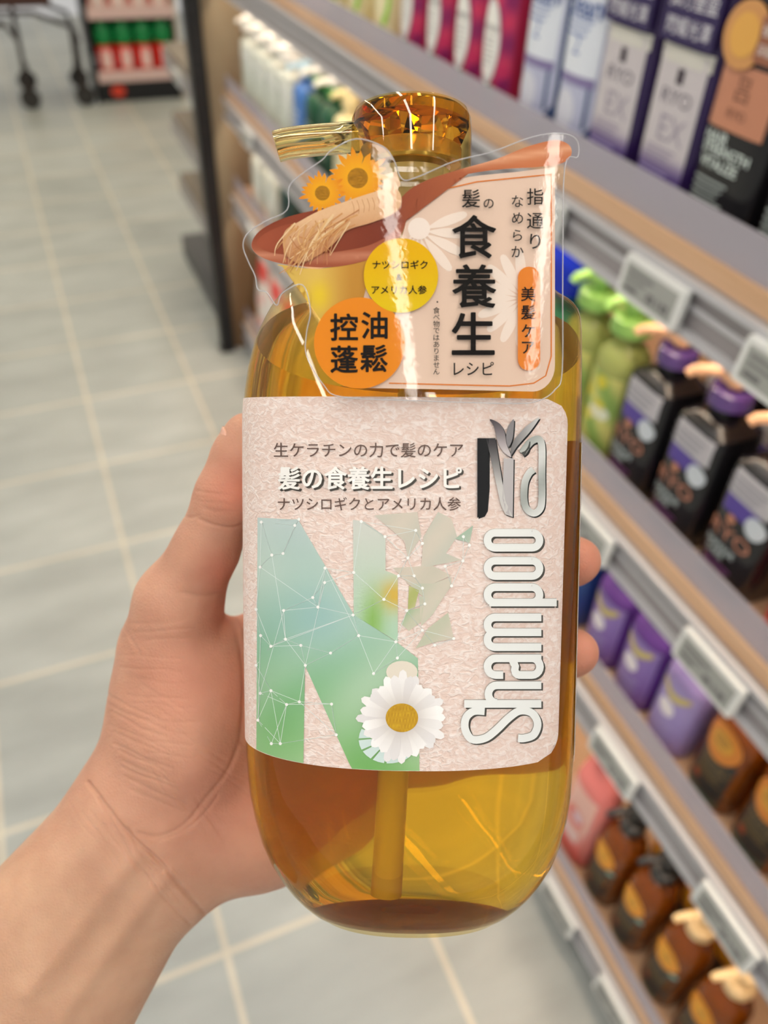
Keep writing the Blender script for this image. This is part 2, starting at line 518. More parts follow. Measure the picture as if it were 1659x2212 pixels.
INK = attr_mat('label_ink', 0.4)
SHINY = attr_mat('label_foil', 0.25, metal=0.5)
def pump(p, z, r, mat, parent_name='pump_head', spout=0.045, yaw=0, h=0.05, collar_mat=None, mats2=None):
    """collar, stem and a head with a spout that points out to the front"""
    m = MB()
    m.lathe([(r, z), (r * 1.02, z + 0.004), (r * 0.98, z + 0.017), (r * 0.8, z + 0.020)], n=28)
    co = m.build('collar', collar_mat or mat, p.root)
    m = MB()
    m.lathe([(r * 0.35, z + 0.02), (r * 0.35, z + h - 0.018), (r * 0.85, z + h - 0.016), (r * 0.92, z + h - 0.004), (r * 0.75, z + h)], n=28)
    pts = [(-math.cos(yaw) * d, math.sin(yaw) * d, z + h - 0.009 - dz) for d, dz in ((r * 0.5, 0), (spout * 0.6, 0.0), (spout * 0.9, 0.002), (spout, 0.007))]
    m.tube(pts, [0.0065, 0.006, 0.0055, 0.005], n=12)
    return m.build(parent_name, mat, p.root)

def body_prof(h, hd, hw, sh=0.03, neck=0.013, base=0.95):
    return [(0, hd * base * 0.96, hw * base * 0.97), (0.004, hd * base, hw * base), (0.012, hd, hw), (h - sh, hd, hw), (h - sh * 0.55, hd * 0.96, hw * 0.95), (h - sh * 0.2, hd * 0.72, hw * 0.68), (h - sh * 0.05, hd * 0.5, hw * 0.42), (h, neck, neck), (h + 0.012, neck, neck)]

# --- top shelf
berry_m = pm('berry_plastic', (176, 34, 70), 0.3)
p = Prod('shampoo_bottle', 'bottle', body_prof(0.20, 0.028, 0.038, 0.04), 2.4, berry_m)
m = MB()
p.art(m, [(-0.036, 0.008), (0.036, 0.008), (0.036, 0.15), (-0.036, 0.15)], lambda u, v: mixc((214, 56, 96), (130, 26, 92), 0.5 + 0.5 * math.sin(u * 160) * math.sin(v * 130)), 0.0004, 0.005)
for k in range(16):
    u, v = random.uniform(-0.03, 0.03), random.uniform(0.012, 0.075)
    p.art(m, circle(u, v, random.uniform(0.006, 0.010), 14), random.choice([(198, 40, 92), (112, 28, 96), (224, 76, 110), (168, 28, 66), (92, 120, 60)]), 0.0006 + k * 0.00004)
p.art(m, circle(0.0, 0.082, 0.021, 28, 0.050), (226, 226, 224), 0.0016)
p.art(m, circle(0.0, 0.082, 0.016, 28, 0.043), (240, 238, 232), 0.0018)
p.text(m, 'botanic', 0, 0.10, 0.013, (120, 118, 124), 0.0021)
p.lines(m, -0.011, 0.011, 0.088, 6, 0.006, (150, 148, 150), 0.0021, 0.0018)
m.build('label', INK, p.root)
m = MB(); m.lathe([(0.016, 0.205), (0.017, 0.208), (0.017, 0.235), (0.014, 0.24)], n=24); m.build('cap', berry_m, p.root)
G = 'berry red bottles on the top shelf'
for y, lab in ((1.345, 'leftmost of the four berry red bottles with oval white labels'), (1.245, 'second from left of the four berry red bottles with oval labels'), (1.150, 'third from left of the four berry red bottles with oval labels'), (1.065, 'rightmost berry red bottle with oval label, beside a dark gap')):
    p.put(y, 0, lab, G, 0.02)
cream_m = pm('cream_plastic', (226, 214, 160), 0.35)
p = Prod('shampoo_bottle', 'bottle', body_prof(0.20, 0.03, 0.044, 0.03), 2.6, cream_m)
m = MB()
p.art(m, [(-0.036, 0.02), (0.036, 0.02), (0.036, 0.14), (-0.036, 0.14)], (236, 226, 182), 0.0005)
p.art(m, spline([(0.012, 0.04), (0.022, 0.055), (0.028, 0.08), (0.026, 0.115), (0.034, 0.08), (0.03, 0.05), (0.02, 0.034)], 4), (150, 210, 60), 0.001)
p.art(m, circle(-0.015, 0.10, 0.014, 24), (226, 140, 70), 0.001)
m.build('label', INK, p.root)
m = MB(); m.lathe([(0.016, 0.205), (0.017, 0.208), (0.017, 0.235), (0.014, 0.24)], n=24); m.build('cap', pm('white_plastic', (238, 240, 236), 0.3), p.root)
G = 'cream bottles on the top shelf'
for y, lab in ((1.70, 'leftmost cream bottle on the top shelf, with orange and green print'), (1.585, 'middle cream bottle of three on the top shelf'), (1.455, 'cream bottle with green drop print, left of the berry red bottles')):
    p.put(y, 0, lab, G, 0.02)

wb_m = pm('blue_plastic', (52, 78, 124), 0.3)
p = Prod('shampoo_bottle', 'bottle', body_prof(0.21, 0.032, 0.044, 0.03), 2.4, wb_m)
m = MB()
arc = [(-0.038, 0.20)] + [(-0.036 + 0.074 * i / 14 * 1.0, 0.012 + 0.03 * ((i - 7) / 7) ** 2) for i in range(0, 15)] + [(0.038, 0.175), (-0.038, 0.175)]
p.art(m, arc[1:], (186, 190, 214), 0.0005)
p.art(m, [(-0.036, 0.085), (0.034, 0.085), (0.036, 0.172), (-0.036, 0.172)], (222, 228, 238), 0.0009)
p.art(m, [(-0.036, 0.078), (0.034, 0.078), (0.034, 0.088), (-0.036, 0.088)], (134, 124, 168), 0.0012)
p.art(m, circle(-0.006, 0.05, 0.020, 24, 0.022), (212, 214, 226), 0.0010)
p.text(m, 'clean', 0.0, 0.155, 0.03, (70, 96, 160), 0.0013, bold=0.02)
p.text(m, '2', 0.0, 0.118, 0.03, (120, 140, 190), 0.0013)
p.lines(m, -0.024, 0.022, 0.142, 3, 0.007, (90, 116, 178), 0.0013)
m.build('label', INK, p.root)
m = MB(); m.lathe([(0.017, 0.215), (0.018, 0.218), (0.018, 0.25), (0.015, 0.255)], n=24); m.build('cap', pm('white_plastic'), p.root)
G = 'blue bottles with white labels on the top shelf'
p.put(0.955, 0, 'blue bottle with white label, next to the berry red bottles', G, 0.02)
p.put(0.868, 0, 'blue bottle with white label, next to the purple bottles', G, 0.02)

pur_m = pm('deep_purple_plastic', (42, 22, 74), 0.22, coat=0.3)
p = Prod('shampoo_bottle', 'bottle', body_prof(0.215, 0.036, 0.044, 0.022), 5, pur_m)
m = MB()
p.art(m, [(-0.036, 0.012), (0.034, 0.012), (0.034, 0.145), (-0.036, 0.145)], lambda u, v: mixc((58, 34, 112), (198, 192, 196), (v - 0.030) / 0.025), 0.0006, 0.006)
p.art(m, [(-0.037, 0.134), (0.037, 0.134), (0.037, 0.148), (-0.037, 0.148)], (206, 204, 196), 0.001)
p.text(m, 'RYO', 0.002, 0.106, 0.019, (112, 104, 118), 0.0011, sx=1.2)
p.art(m, [(-0.004, 0.118), (0.006, 0.118), (0.006, 0.131), (-0.004, 0.131)], (62, 52, 62), 0.0012)
p.text(m, 'EX', 0.006, 0.078, 0.034, (158, 150, 166), 0.0011)
p.lines(m, -0.026, 0.02, 0.060, 4, 0.004, (150, 140, 164), 0.0011, 0.0016)
p.lines(m, -0.030, 0.014, 0.038, 5, 0.005, (176, 164, 212), 0.0011, 0.002)
m.build('label', INK, p.root)
pump(p, 0.227, 0.017, pur_m, spout=0.05)
m = MB()
pol = rrect(-0.038, 0.151, 0.038, 0.210, 0.004)
m.rings([[(-0.040, -u, v) for u, v in pol], [(-0.0412, -u, v) for u, v in pol]], col=(48, 36, 82))
for i, (t, z, em) in enumerate((('\u5f48\u529b\u8c50\u76c8', 0.186, 0.017), ('\u9583\u8000\u5149\u6fa4', 0.164, 0.016))):
    V, T = glyphs(t); w = max(q[0] for q in V) / 2
    m.add([(-0.0418, -(x - w) * em, z + (y - 0.35) * em) for x, y in V], T, 0, (224, 222, 232))
m.build('hang_sticker', INK, p.root)
G = 'purple silver-label bottles on the top shelf'
p.put(0.783, 0, 'purple bottle with silver label, next to the blue and white bottles', G, 0.02)
p.put(0.690, 0, 'purple bottle with silver label, next to the black bottle with copper square', G, 0.02)

blk_m = pm('black_plastic', (26, 25, 28), 0.25, coat=0.3)
p = Prod('shampoo_bottle', 'bottle', body_prof(0.215, 0.036, 0.044, 0.022), 5, blk_m)
m = MB()
p.art(m, [(-0.036, 0.098), (0.034, 0.098), (0.034, 0.150), (-0.036, 0.150)], (192, 132, 104), 0.0006)
p.text(m, '\u5415', -0.002, 0.132, 0.022, (104, 66, 52), 0.001)
p.text(m, 'RYO', -0.002, 0.112, 0.012, (112, 72, 58), 0.001)
p.text(m, 'HAIR', -0.018, 0.090, 0.014, (214, 226, 222), 0.001, bold=0.01)
p.text(m, 'STRENGTH', -0.002, 0.080, 0.0125, (214, 226, 222), 0.001, bold=0.02)
p.text(m, 'VITALIZE', -0.006, 0.068, 0.0125, (214, 226, 222), 0.001, bold=0.02)
p.lines(m, -0.032, 0.012, 0.054, 4, 0.006, (170, 180, 178), 0.001, 0.0022)
m.build('label', INK, p.root)
pump(p, 0.227, 0.017, blk_m, spout=0.05)
m = MB()
pol = circle(-0.016, 0.172, 0.026, 36)
m.rings([[(-0.0380, -u, v) for u, v in pol], [(-0.0392, -u, v) for u, v in pol]], col=(206, 150, 92))
pol = circle(-0.016, 0.172, 0.017, 30); V, T = fill(pol); m.add([(-0.0398, -u, v) for u, v in V], T, 0, (222, 168, 84))
pol = rrect(0.0, 0.155, 0.042, 0.190, 0.003); m.rings([[(-0.0382, -u, v) for u, v in pol], [(-0.0394, -u, v) for u, v in pol]], col=(150, 96, 72))
for t, z in (('\u5f37\u5065\u9aee\u6839', 0.176), ('\u6df1\u5c64\u6ecb\u990a', 0.162)):
    V, T = glyphs(t); m.add([(-0.0402, -(0.003 + x * 0.0092), z + y * 0.0092) for x, y in V], T, 0, (236, 226, 220))
m.build('round_sticker', INK, p.root)
G = 'black copper-square bottles on the top shelf'
p.put(0.604, 0, 'black bottle with copper square and round sticker beside the purple bottles', G, 0.02)
p.put(0.508, 0, 'black bottle cut by the photo\'s right edge on the top shelf', G, 0.02)

# --- second shelf
wp = pm('white_plastic'); offw = pm('offwhite_plastic', (206, 212, 204), 0.35)
p = Prod('shampoo_bottle', 'bottle', body_prof(0.165, 0.036, 0.054, 0.03), 2.5, offw)
m = MB()
p.art(m, [(-0.044, 0.02), (0.044, 0.02), (0.044, 0.13), (-0.044, 0.13)], lambda u, v: mixc((190, 202, 184), (222, 226, 222), v / 0.11), 0.0005)
p.lines(m, -0.02, 0.02, 0.11, 4, 0.012, (142, 160, 138), 0.001, 0.004)
m.build('label', INK, p.root)
pump(p, 0.177, 0.032, wp, spout=0.045, h=0.035)
G = 'white pump bottles on the far second shelf'
for y, lab in ((2.44, 'white pump bottle touching the wooden panel on the second shelf'), (2.325, 'second white pump bottle from the wooden panel'), (2.21, 'third white pump bottle from the wooden panel'), (2.095, 'fourth white pump bottle from the wooden panel')):
    p.put(y, 1, lab, G)
p = Prod('shampoo_bottle', 'bottle', body_prof(0.16, 0.03, 0.036, 0.03), 2.5, pm('mid_blue_plastic', (70, 118, 190), 0.3))
m = MB(); p.art(m, [(-0.03, 0.02), (0.03, 0.02), (0.03, 0.12), (-0.03, 0.12)], (96, 138, 200), 0.0005); p.lines(m, -0.02, 0.02, 0.10, 3, 0.014, (210, 222, 236), 0.001, 0.004); m.build('label', INK, p.root)
pump(p, 0.172, 0.018, pm('pale_blue_plastic', (170, 206, 228), 0.3), spout=0.045, h=0.03)
p.put(1.965, 1, 'slim blue pump bottle between white and dark green bottles')
p = Prod('shampoo_bottle', 'bottle', body_prof(0.16, 0.032, 0.040, 0.03), 2.5, pm('dark_green_plastic', (22, 78, 52), 0.3))
m = MB(); p.art(m, [(-0.034, 0.02), (0.034, 0.02), (0.034, 0.12), (-0.034, 0.12)], (18, 66, 46), 0.0005); p.lines(m, -0.02, 0.02, 0.10, 4, 0.014, (168, 196, 150), 0.001, 0.004); m.build('label', INK, p.root)
pump(p, 0.172, 0.018, wp, spout=0.045, h=0.04, collar_mat=pm('leaf_green_plastic', (70, 150, 76), 0.3))
G = 'dark green bottles on the far second shelf'
p.put(1.87, 1, 'dark green bottle with white pump, next to the slim blue bottle', G); p.put(1.775, 1, 'dark green bottle with white pump, next to the cream bottle', G)
p = Prod('shampoo_bottle', 'bottle', body_prof(0.165, 0.032, 0.042, 0.03), 2.5, pm('butter_plastic', (232, 220, 168), 0.35))
m = MB(); p.art(m, [(-0.034, 0.02), (0.034, 0.02), (0.034, 0.12), (-0.034, 0.12)], (240, 232, 196), 0.0005); p.lines(m, -0.02, 0.02, 0.10, 3, 0.014, (190, 170, 110), 0.001, 0.004); m.build('label', INK, p.root)
pump(p, 0.177, 0.018, pm('butter_plastic'), spout=0.04, h=0.035)
p.put(1.68, 1, 'butter yellow pump bottle behind the big bottle\'s pump spout')

p = Prod('shampoo_bottle', 'bottle', body_prof(0.15, 0.032, 0.042, 0.03), 2.5, pm('teal_plastic', (16, 130, 128), 0.25))
m = MB(); p.art(m, [(-0.034, 0.02), (0.034, 0.02), (0.034, 0.11), (-0.034, 0.11)], (28, 144, 146), 0.0005); p.lines(m, -0.02, 0.02, 0.09, 4, 0.014, (214, 232, 230), 0.001, 0.004); m.build('label', INK, p.root)
m = MB(); m.lathe([(0.02, 0.162), (0.034, 0.166), (0.035, 0.20), (0.030, 0.225), (0.020, 0.235), (0.0, 0.236)], n=28, cap1=False); m.build('cap', pm('royal_blue_plastic', (16, 44, 190), 0.22), p.root)
p.put(0.845, 1, 'teal bottle with tall royal blue cap beside the green capped bottles')

gl_m = glass('green_clear_plastic', (226, 232, 150), 1.2, 0.15)
p = Prod('shampoo_bottle', 'bottle', body_prof(0.165, 0.030, 0.0335, 0.035), 2.3, pm('lime_clear_plastic', (176, 186, 106), 0.2, trans=0.3))
m = MB()
p.art(m, [(-0.030, 0.02), (0.030, 0.02), (0.030, 0.125), (-0.030, 0.125)], lambda u, v: mixc((126, 160, 78), (212, 208, 120), 0.5 + 0.5 * math.sin(u * 130 + v * 90)), 0.0005, 0.005)
for k in range(6):
    p.art(m, circle(random.uniform(-0.018, 0.018), random.uniform(0.035, 0.115), 0.009, 16), random.choice([(228, 226, 200), (206, 196, 60), (226, 230, 206)]), 0.0009 + k * 0.00005)
m.build('label', INK, p.root)
pump(p, 0.177, 0.026, pm('green_cap_plastic', (150, 200, 104), 0.3), spout=0.045, h=0.052)
G = 'green capped clear bottles on the second shelf'
p.put(0.773, 1, 'light green capped bottle beside the royal blue cap', G, 0.02); p.put(0.701, 1, 'light green capped bottle beside the black pump bottles', G, 0.02)

gold = pm('peach_plastic', (226, 178, 140), 0.3)
purc = pm('violet_collar', (92, 66, 132), 0.18, coat=0.5)
p = Prod('shampoo_bottle', 'bottle', body_prof(0.165, 0.034, 0.0385, 0.022), 5, blk_m)
m = MB()
p.art(m, [(-0.038, 0.118), (0.030, 0.118), (0.030, 0.150), (-0.038, 0.150)], (180, 178, 184), 0.0006)
p.art(m, [(-0.038, 0.098), (0.008, 0.098), (0.022, 0.118), (-0.038, 0.118)], (82, 64, 148), 0.0008)
p.art(m, circle(0.020, 0.102, 0.013, 20), (196, 204, 212), 0.0011)
p.art(m, [(-0.038, 0.012), (-0.034, 0.012), (-0.034, 0.066), (-0.038, 0.066)], (130, 70, 138), 0.0008)
p.lines(m, -0.03, 0.022, 0.142, 3, 0.008, (128, 126, 138), 0.001, 0.0024)
p.art(m, circle(-0.010, 0.092, 0.006, 16), (182, 122, 96), 0.001)
p.text(m, 'RYO', -0.004, 0.074, 0.024, (176, 118, 96), 0.0011, sx=1.25, bold=0.015)
p.text(m, 'DAMAGE', -0.010, 0.054, 0.0105, (192, 204, 206), 0.0011, bold=0.02)
p.text(m, 'CARE', -0.014, 0.044, 0.0105, (192, 204, 206), 0.0011, bold=0.02)
p.lines(m, -0.026, 0.014, 0.034, 3, 0.005, (132, 78, 136), 0.001, 0.002)
p.lines(m, -0.022, 0.006, 0.018, 2, 0.005, (110, 80, 66), 0.001, 0.002)
m.build('label', INK, p.root)
pump(p, 0.177, 0.023, gold, spout=0.052, h=0.046, collar_mat=purc, yaw=0.5)
G = 'black pump bottles with purple bands'
BL = p
p.put(0.624, 1, 'black pump bottle with purple band, next to the green capped bottles', G); p.put(0.534, 1, 'second black pump bottle from the green capped bottles', G); p.put(0.441, 1, 'black pump bottle with purple band nearest the red bottle', G)
p.put(0.600, 1, 'black pump bottle standing behind the one next to green caps', 'black pump bottles in the back row', 0.115); p.put(0.505, 1, 'black pump bottle in the back row, behind the front row\'s second', 'black pump bottles in the back row', 0.115)
p.put(0.410, 1, 'black pump bottle in the back row, nearest the red bottle', 'black pump bottles in the back row', 0.115)
red_m = pm('red_plastic', (196, 44, 54), 0.3)
p = Prod('shampoo_bottle', 'bottle', body_prof(0.15, 0.034, 0.040, 0.03), 2.3, red_m)
m = MB(); p.art(m, [(-0.034, 0.03), (0.034, 0.03), (0.034, 0.11), (-0.034, 0.11)], (168, 40, 44), 0.0005); p.lines(m, -0.02, 0.02, 0.09, 3, 0.014, (232, 200, 190), 0.001, 0.004); m.build('label', INK, p.root)
m = MB(); m.lathe([(0.018, 0.162), (0.019, 0.165), (0.019, 0.19), (0.015, 0.195)], n=24); m.build('cap', red_m, p.root)
p.put(0.345, 1, 'red bottle at the photo\'s right edge beside the black pump bottles')

# --- third shelf
p = Prod('shampoo_bottle', 'bottle', body_prof(0.16, 0.03, 0.036, 0.03), 2.5, pm('navy_plastic', (32, 62, 128), 0.3))
m = MB(); p.art(m, [(-0.03, 0.015), (0.03, 0.015), (0.03, 0.125), (-0.03, 0.125)], lambda u, v: mixc((40, 70, 150), (24, 118, 128), (v - 0.06) / 0.06), 0.0005)
p.art(m, circle(0.004, 0.085, 0.012, 20), (220, 222, 214), 0.001); p.lines(m, -0.02, 0.02, 0.062, 5, 0.008, (150, 176, 214), 0.001, 0.002); m.build('label', INK, p.root)
m = MB(); m.lathe([(0.018, 0.172), (0.022, 0.175), (0.022, 0.192), (0.016, 0.194)], n=24); m.build('cap', pm('teal_plastic'), p.root)
p.put(0.668, 2, 'navy and teal bottle between the two fingertips')
lav = pm('lavender_plastic', (132, 104, 176), 0.3); lavc = pm('pale_lavender_plastic', (206, 190, 232), 0.3)
def lavender(body, lab1, lab2):
    p = Prod('shampoo_bottle', 'bottle', body_prof(0.152, 0.031, 0.036, 0.026), 2.6, body)
    m = MB()
    p.art(m, [(-0.031, 0.015), (0.031, 0.015), (0.031, 0.124), (-0.031, 0.124)], lambda u, v: mixc(lab1, lab2, v / 0.13), 0.0005, 0.008)
    p.art(m, spline([(-0.022, 0.108), (0, 0.094), (0.022, 0.108), (0.022, 0.118), (0, 0.108), (-0.022, 0.118)], 4), (196, 180, 110), 0.001)
    p.art(m, circle(-0.004, 0.076, 0.014, 24), (226, 220, 224), 0.001)
    p.lines(m, -0.022, 0.02, 0.054, 6, 0.006, (176, 164, 206), 0.001, 0.002)
    m.build('label', INK, p.root)
    m = MB(); m.lathe([(0.020, 0.1645), (0.029, 0.166), (0.030, 0.176), (0.026, 0.184), (0.014, 0.187)], n=28); m.build('cap', lavc, p.root)
    return p
G = 'purple bottles on the third shelf'
p = lavender(pm('violet_plastic', (98, 58, 140), 0.25), (118, 84, 156), (142, 120, 186))
p.put(0.582, 2, 'purple bottle with yellow band, next to the navy bottle', G); p.put(0.505, 2, 'purple bottle with yellow band, between purple and pale lavender bottles', G)
p.put(0.545, 2, 'purple bottle in the back row of the third shelf', 'back row of purple bottles', 0.100)
p = lavender(pm('soft_lavender_plastic', (150, 132, 188), 0.35), (152, 134, 192), (160, 146, 200))
p.put(0.428, 2, 'pale lavender bottle next to the amber bottles', G)

amb = pm('amber_plastic', (150, 76, 14), 0.15, trans=0.45)
stk = pm('sticker_orange', (214, 146, 50), 0.4)
def amber(pump_mat, sticker=(222, 146, 36)):
    p = Prod('shampoo_bottle', 'bottle', body_prof(0.195, 0.033, 0.036, 0.05), 2.3, amb)
    m = MB()
    p.art(m, [(-0.0345, 0.022), (0.0345, 0.022), (0.0345, 0.112), (-0.0345, 0.112)], (38, 42, 42), 0.0006)
    p.art(m, [(-0.034, 0.008), (0.034, 0.008), (0.034, 0.022), (-0.034, 0.022)], (38, 76, 62), 0.0006)
    p.text(m, 'HONEY', 0.004, 0.085, 0.013, (140, 112, 62), 0.0011)
    p.lines(m, -0.018, 0.022, 0.076, 4, 0.006, (126, 102, 60), 0.0011, 0.002)
    p.art(m, circle(-0.012, 0.044, 0.006, 16), (150, 70, 44), 0.0011)
    m.build('label', INK, p.root)
    m = MB()
    p.art(m, circle(-0.004, 0.133, 0.025, 30, 0.027), sticker, 0.0009, 0.008)
    p.art(m, circle(-0.004, 0.136, 0.016, 24, 0.015), mixc(sticker, (232, 178, 50), 0.6), 0.0013, 0.008)
    p.lines(m, -0.016, 0.008, 0.143, 3, 0.006, (126, 100, 40), 0.0016, 0.002)
    p.art(m, circle(0.020, 0.112, 0.006, 16), (126, 168, 156), 0.0015)
    m.build('sticker', INK, p.root)
    pump(p, 0.207, 0.020, pump_mat, spout=0.050, h=0.062, yaw=0.25)
    return p
blackp = pm('pump_black', (34, 35, 36), 0.35); creamp = pm('pump_cream', (224, 194, 144), 0.35)
p = Prod('shampoo_bottle', 'bottle', body_prof(0.17, 0.034, 0.038, 0.035), 2.3, amb)
m = MB()
p.art(m, [(-0.036, 0.022), (0.036, 0.022), (0.036, 0.100), (-0.036, 0.100)], (38, 42, 42), 0.0006)
p.art(m, [(-0.036, 0.006), (0.036, 0.006), (0.036, 0.022), (-0.036, 0.022)], (46, 86, 72), 0.0006)
p.text(m, 'HONEY', 0.004, 0.080, 0.013, (140, 112, 62), 0.0011); p.lines(m, -0.018, 0.022, 0.070, 4, 0.006, (126, 102, 60), 0.0011, 0.002)
p.art(m, circle(-0.014, 0.042, 0.006, 16), (150, 70, 44), 0.0011)
m.build('label', INK, p.root)
m = MB(); p.art(m, circle(-0.002, 0.118, 0.027, 30, 0.030), (204, 126, 44), 0.0009, 0.008); p.art(m, circle(-0.002, 0.122, 0.017, 24, 0.017), (210, 152, 52), 0.0013, 0.008); p.lines(m, -0.014, 0.010, 0.13, 3, 0.006, (120, 96, 40), 0.0016, 0.002)
m.build('sticker', INK, p.root)
m = MB(); m.lathe([(0.018, 0.182), (0.02, 0.184), (0.02, 0.196), (0.014, 0.198)], n=24); m.build('cap', blackp, p.root)
G = 'amber black-label bottles on the third shelf'
p.put(0.343, 2, 'amber bottle with black label, next to the pale lavender bottle', G); p.put(0.262, 2, 'amber bottle, black label, second from the pale lavender bottle', G); p.put(0.182, 2, 'amber bottle, black label, cut by the photo\'s lower right edge', G)
p.put(0.302, 2, 'amber bottle in the third shelf\'s back row, left one', 'back row of amber bottles on the third shelf', 0.108)
p.put(0.222, 2, 'amber bottle in the third shelf\'s back row, right one', 'back row of amber bottles on the third shelf', 0.108)
# far end of the third shelf
p = Prod('shampoo_bottle', 'bottle', body_prof(0.155, 0.03, 0.042, 0.03), 2.5, offw)
m = MB(); p.art(m, [(-0.036, 0.02), (0.036, 0.02), (0.036, 0.12), (-0.036, 0.12)], (214, 218, 212), 0.0005); p.lines(m, -0.02, 0.02, 0.10, 3, 0.014, (150, 172, 150), 0.001, 0.004); m.build('label', INK, p.root)
pump(p, 0.167, 0.017, pm('cap_blue', (30, 120, 190), 0.3), spout=0.04, h=0.03)
G = 'white bottles with blue pumps on the far third shelf'
p.put(2.42, 2, 'white bottle with blue pump nearest the wooden panel', G); p.put(2.28, 2, 'white bottle with blue pump, second from the wooden panel', G)
p = Prod('shampoo_bottle', 'bottle', body_prof(0.16, 0.03, 0.042, 0.03), 2.5, pm('dark_teal_plastic', (20, 52, 48), 0.3))
m = MB(); p.art(m, [(-0.036, 0.02), (0.036, 0.02), (0.036, 0.12), (-0.036, 0.12)], (34, 44, 50), 0.0005); p.lines(m, -0.02, 0.02, 0.10, 3, 0.014, (120, 150, 140), 0.001, 0.004); m.build('label', INK, p.root)
m = MB(); m.lathe([(0.018, 0.172), (0.02, 0.174), (0.02, 0.19), (0.014, 0.192)], n=24); m.build('cap', blackp, p.root)
p.put(2.13, 2, 'dark bottle beside white blue-pump bottles on the far third shelf')

# --- lowest shelf
p = Prod('refill_bottle', 'bottle', [(0, 0.028, 0.040), (0.006, 0.030, 0.043), (0.14, 0.032, 0.044), (0.20, 0.030, 0.042), (0.235, 0.022, 0.036), (0.26, 0.012, 0.022), (0.268, 0.012, 0.016)], 2.6, pm('pink_plastic', (214, 120, 116), 0.25))
m = MB()
p.art(m, [(-0.04, 0.015), (0.04, 0.015), (0.04, 0.20), (-0.04, 0.20)], lambda u, v: mixc((206, 60, 56), (226, 180, 168), v / 0.12), 0.0005, 0.01)
p.art(m, circle(0.0, 0.125, 0.022, 28), (214, 110, 92), 0.001); p.art(m, circle(0.006, 0.130, 0.012, 20), (220, 200, 214), 0.0013)
p.art(m, [(-0.03, 0.06), (0.02, 0.06), (0.02, 0.09), (-0.03, 0.09)], (226, 200, 196), 0.001)
m.build('label', INK, p.root)
m = MB(); m.lathe([(0.018, 0.268), (0.022, 0.27), (0.022, 0.292), (0.016, 0.295)], n=24); m.build('cap', red_m, p.root)
p.put(0.505, 3, 'pink and red bottle on the lowest shelf beside the big bottle', None, 0.02)
G = 'amber pump bottles on the lowest shelf'
p = amber(blackp)
p.put(0.425, 3, 'amber bottle with black pump, next to the pink and red bottle', G); p.put(0.347, 3, 'amber bottle with black pump, next to the cream pump bottles', G)
p.put(0.392, 3, 'amber bottle with black pump in the lowest shelf\'s back row, nearest the pink bottle', 'back row of amber bottles', 0.108)
p.put(0.313, 3, 'amber bottle with black pump in the back row, second from the pink bottle', 'back row of amber bottles', 0.108)
p = amber(creamp)
p.put(0.264, 3, 'amber bottle with cream pump, next to the black pump bottles', G)
p.put(0.236, 3, 'amber bottle with cream pump in the back row of the lowest shelf', 'back row of amber bottles', 0.108)
p = amber(creamp, (214, 136, 24))
p.put(0.186, 3, 'amber bottle with cream pump nearest the photo\'s lower right corner', G)
p.put(0.106, 3, 'amber bottle with cream pump, last of the row at the lower right', G)
# pouches at the far end of the lowest shelf
p = Prod('refill_pouch', 'pouch', [(0, 0.034, 0.06), (0.01, 0.036, 0.062), (0.12, 0.030, 0.062), (0.22, 0.016, 0.060), (0.26, 0.004, 0.058), (0.275, 0.002, 0.057)], 2.2, pm('pouch_white', (226, 220, 214), 0.3))
m = MB()
p.art(m, [(-0.054, 0.20), (0.054, 0.20), (0.054, 0.255), (-0.054, 0.255)], (214, 70, 66), 0.0008, 0.01)
p.art(m, circle(-0.02, 0.09, 0.022, 20), (216, 150, 90), 0.0008); p.art(m, circle(0.02, 0.06, 0.018, 20), (226, 160, 156), 0.001); p.art(m, circle(0.022, 0.14, 0.02, 20), (232, 180, 176), 0.001)
m.build('print', INK, p.root)
G = 'white and red pouches at the far shelf end'
p.put(2.46, 3, 'white refill pouch with red top nearest the black post', G, 0.012); p.put(2.31, 3, 'white refill pouch with red top, second from the black post', G, 0.012); p.put(2.16, 3, 'white refill pouch with red top, third from the black post', G, 0.012)

# ================================================================ FAR DISPLAY SHELF AND CART
FD = Matrix.Translation((0.36, 5.95, 0))
fd = thing('display_shelf', 'low far display shelf with black base and pinkish price strips', 'shelf', FD)
MB().box((0.0, 0.0, 0), (0.50, 0.4, 0.125)).build('base', black_m, fd, smooth=False)
pinkr = pm('pink_strip', (216, 186, 180), 0.4)
for z in (0.125, 0.475):
    b_ = MB().box((-0.01, -0.01, z), (0.51, 0.4, z + 0.02)).build('shelf_board', white_m, fd, smooth=False)
    MB().box((-0.01, -0.022, z - 0.005), (0.51, -0.011, z + 0.06)).build('price_strip', pinkr, b_, smooth=False)
MB().box((-0.035, -0.02, 0), (-0.011, 0.4, 0.95)).build('side_panel', black_m, fd, smooth=False)
MB().box((0.511, -0.02, 0), (0.53, 0.4, 0.95)).build('side_panel', pm('pale_side', (196, 186, 172), 0.5), fd, smooth=False)
MB().box((-0.01, 0.38, 0.2), (0.51, 0.4, 0.95)).build('back_panel', black_m, fd, smooth=False)
st_ = MB(); V, T = fill(circle(0.10, 0.062, 0.045, 24, 0.035)); st_.add([(x, -0.0012, y) for x, y in V], T, 0, (214, 64, 40))
st_.build('base_sticker', INK, fd)
redb = pm('red_bottle', (226, 40, 28), 0.3); grn = pm('green_cap', (16, 130, 66), 0.25)
proto = None
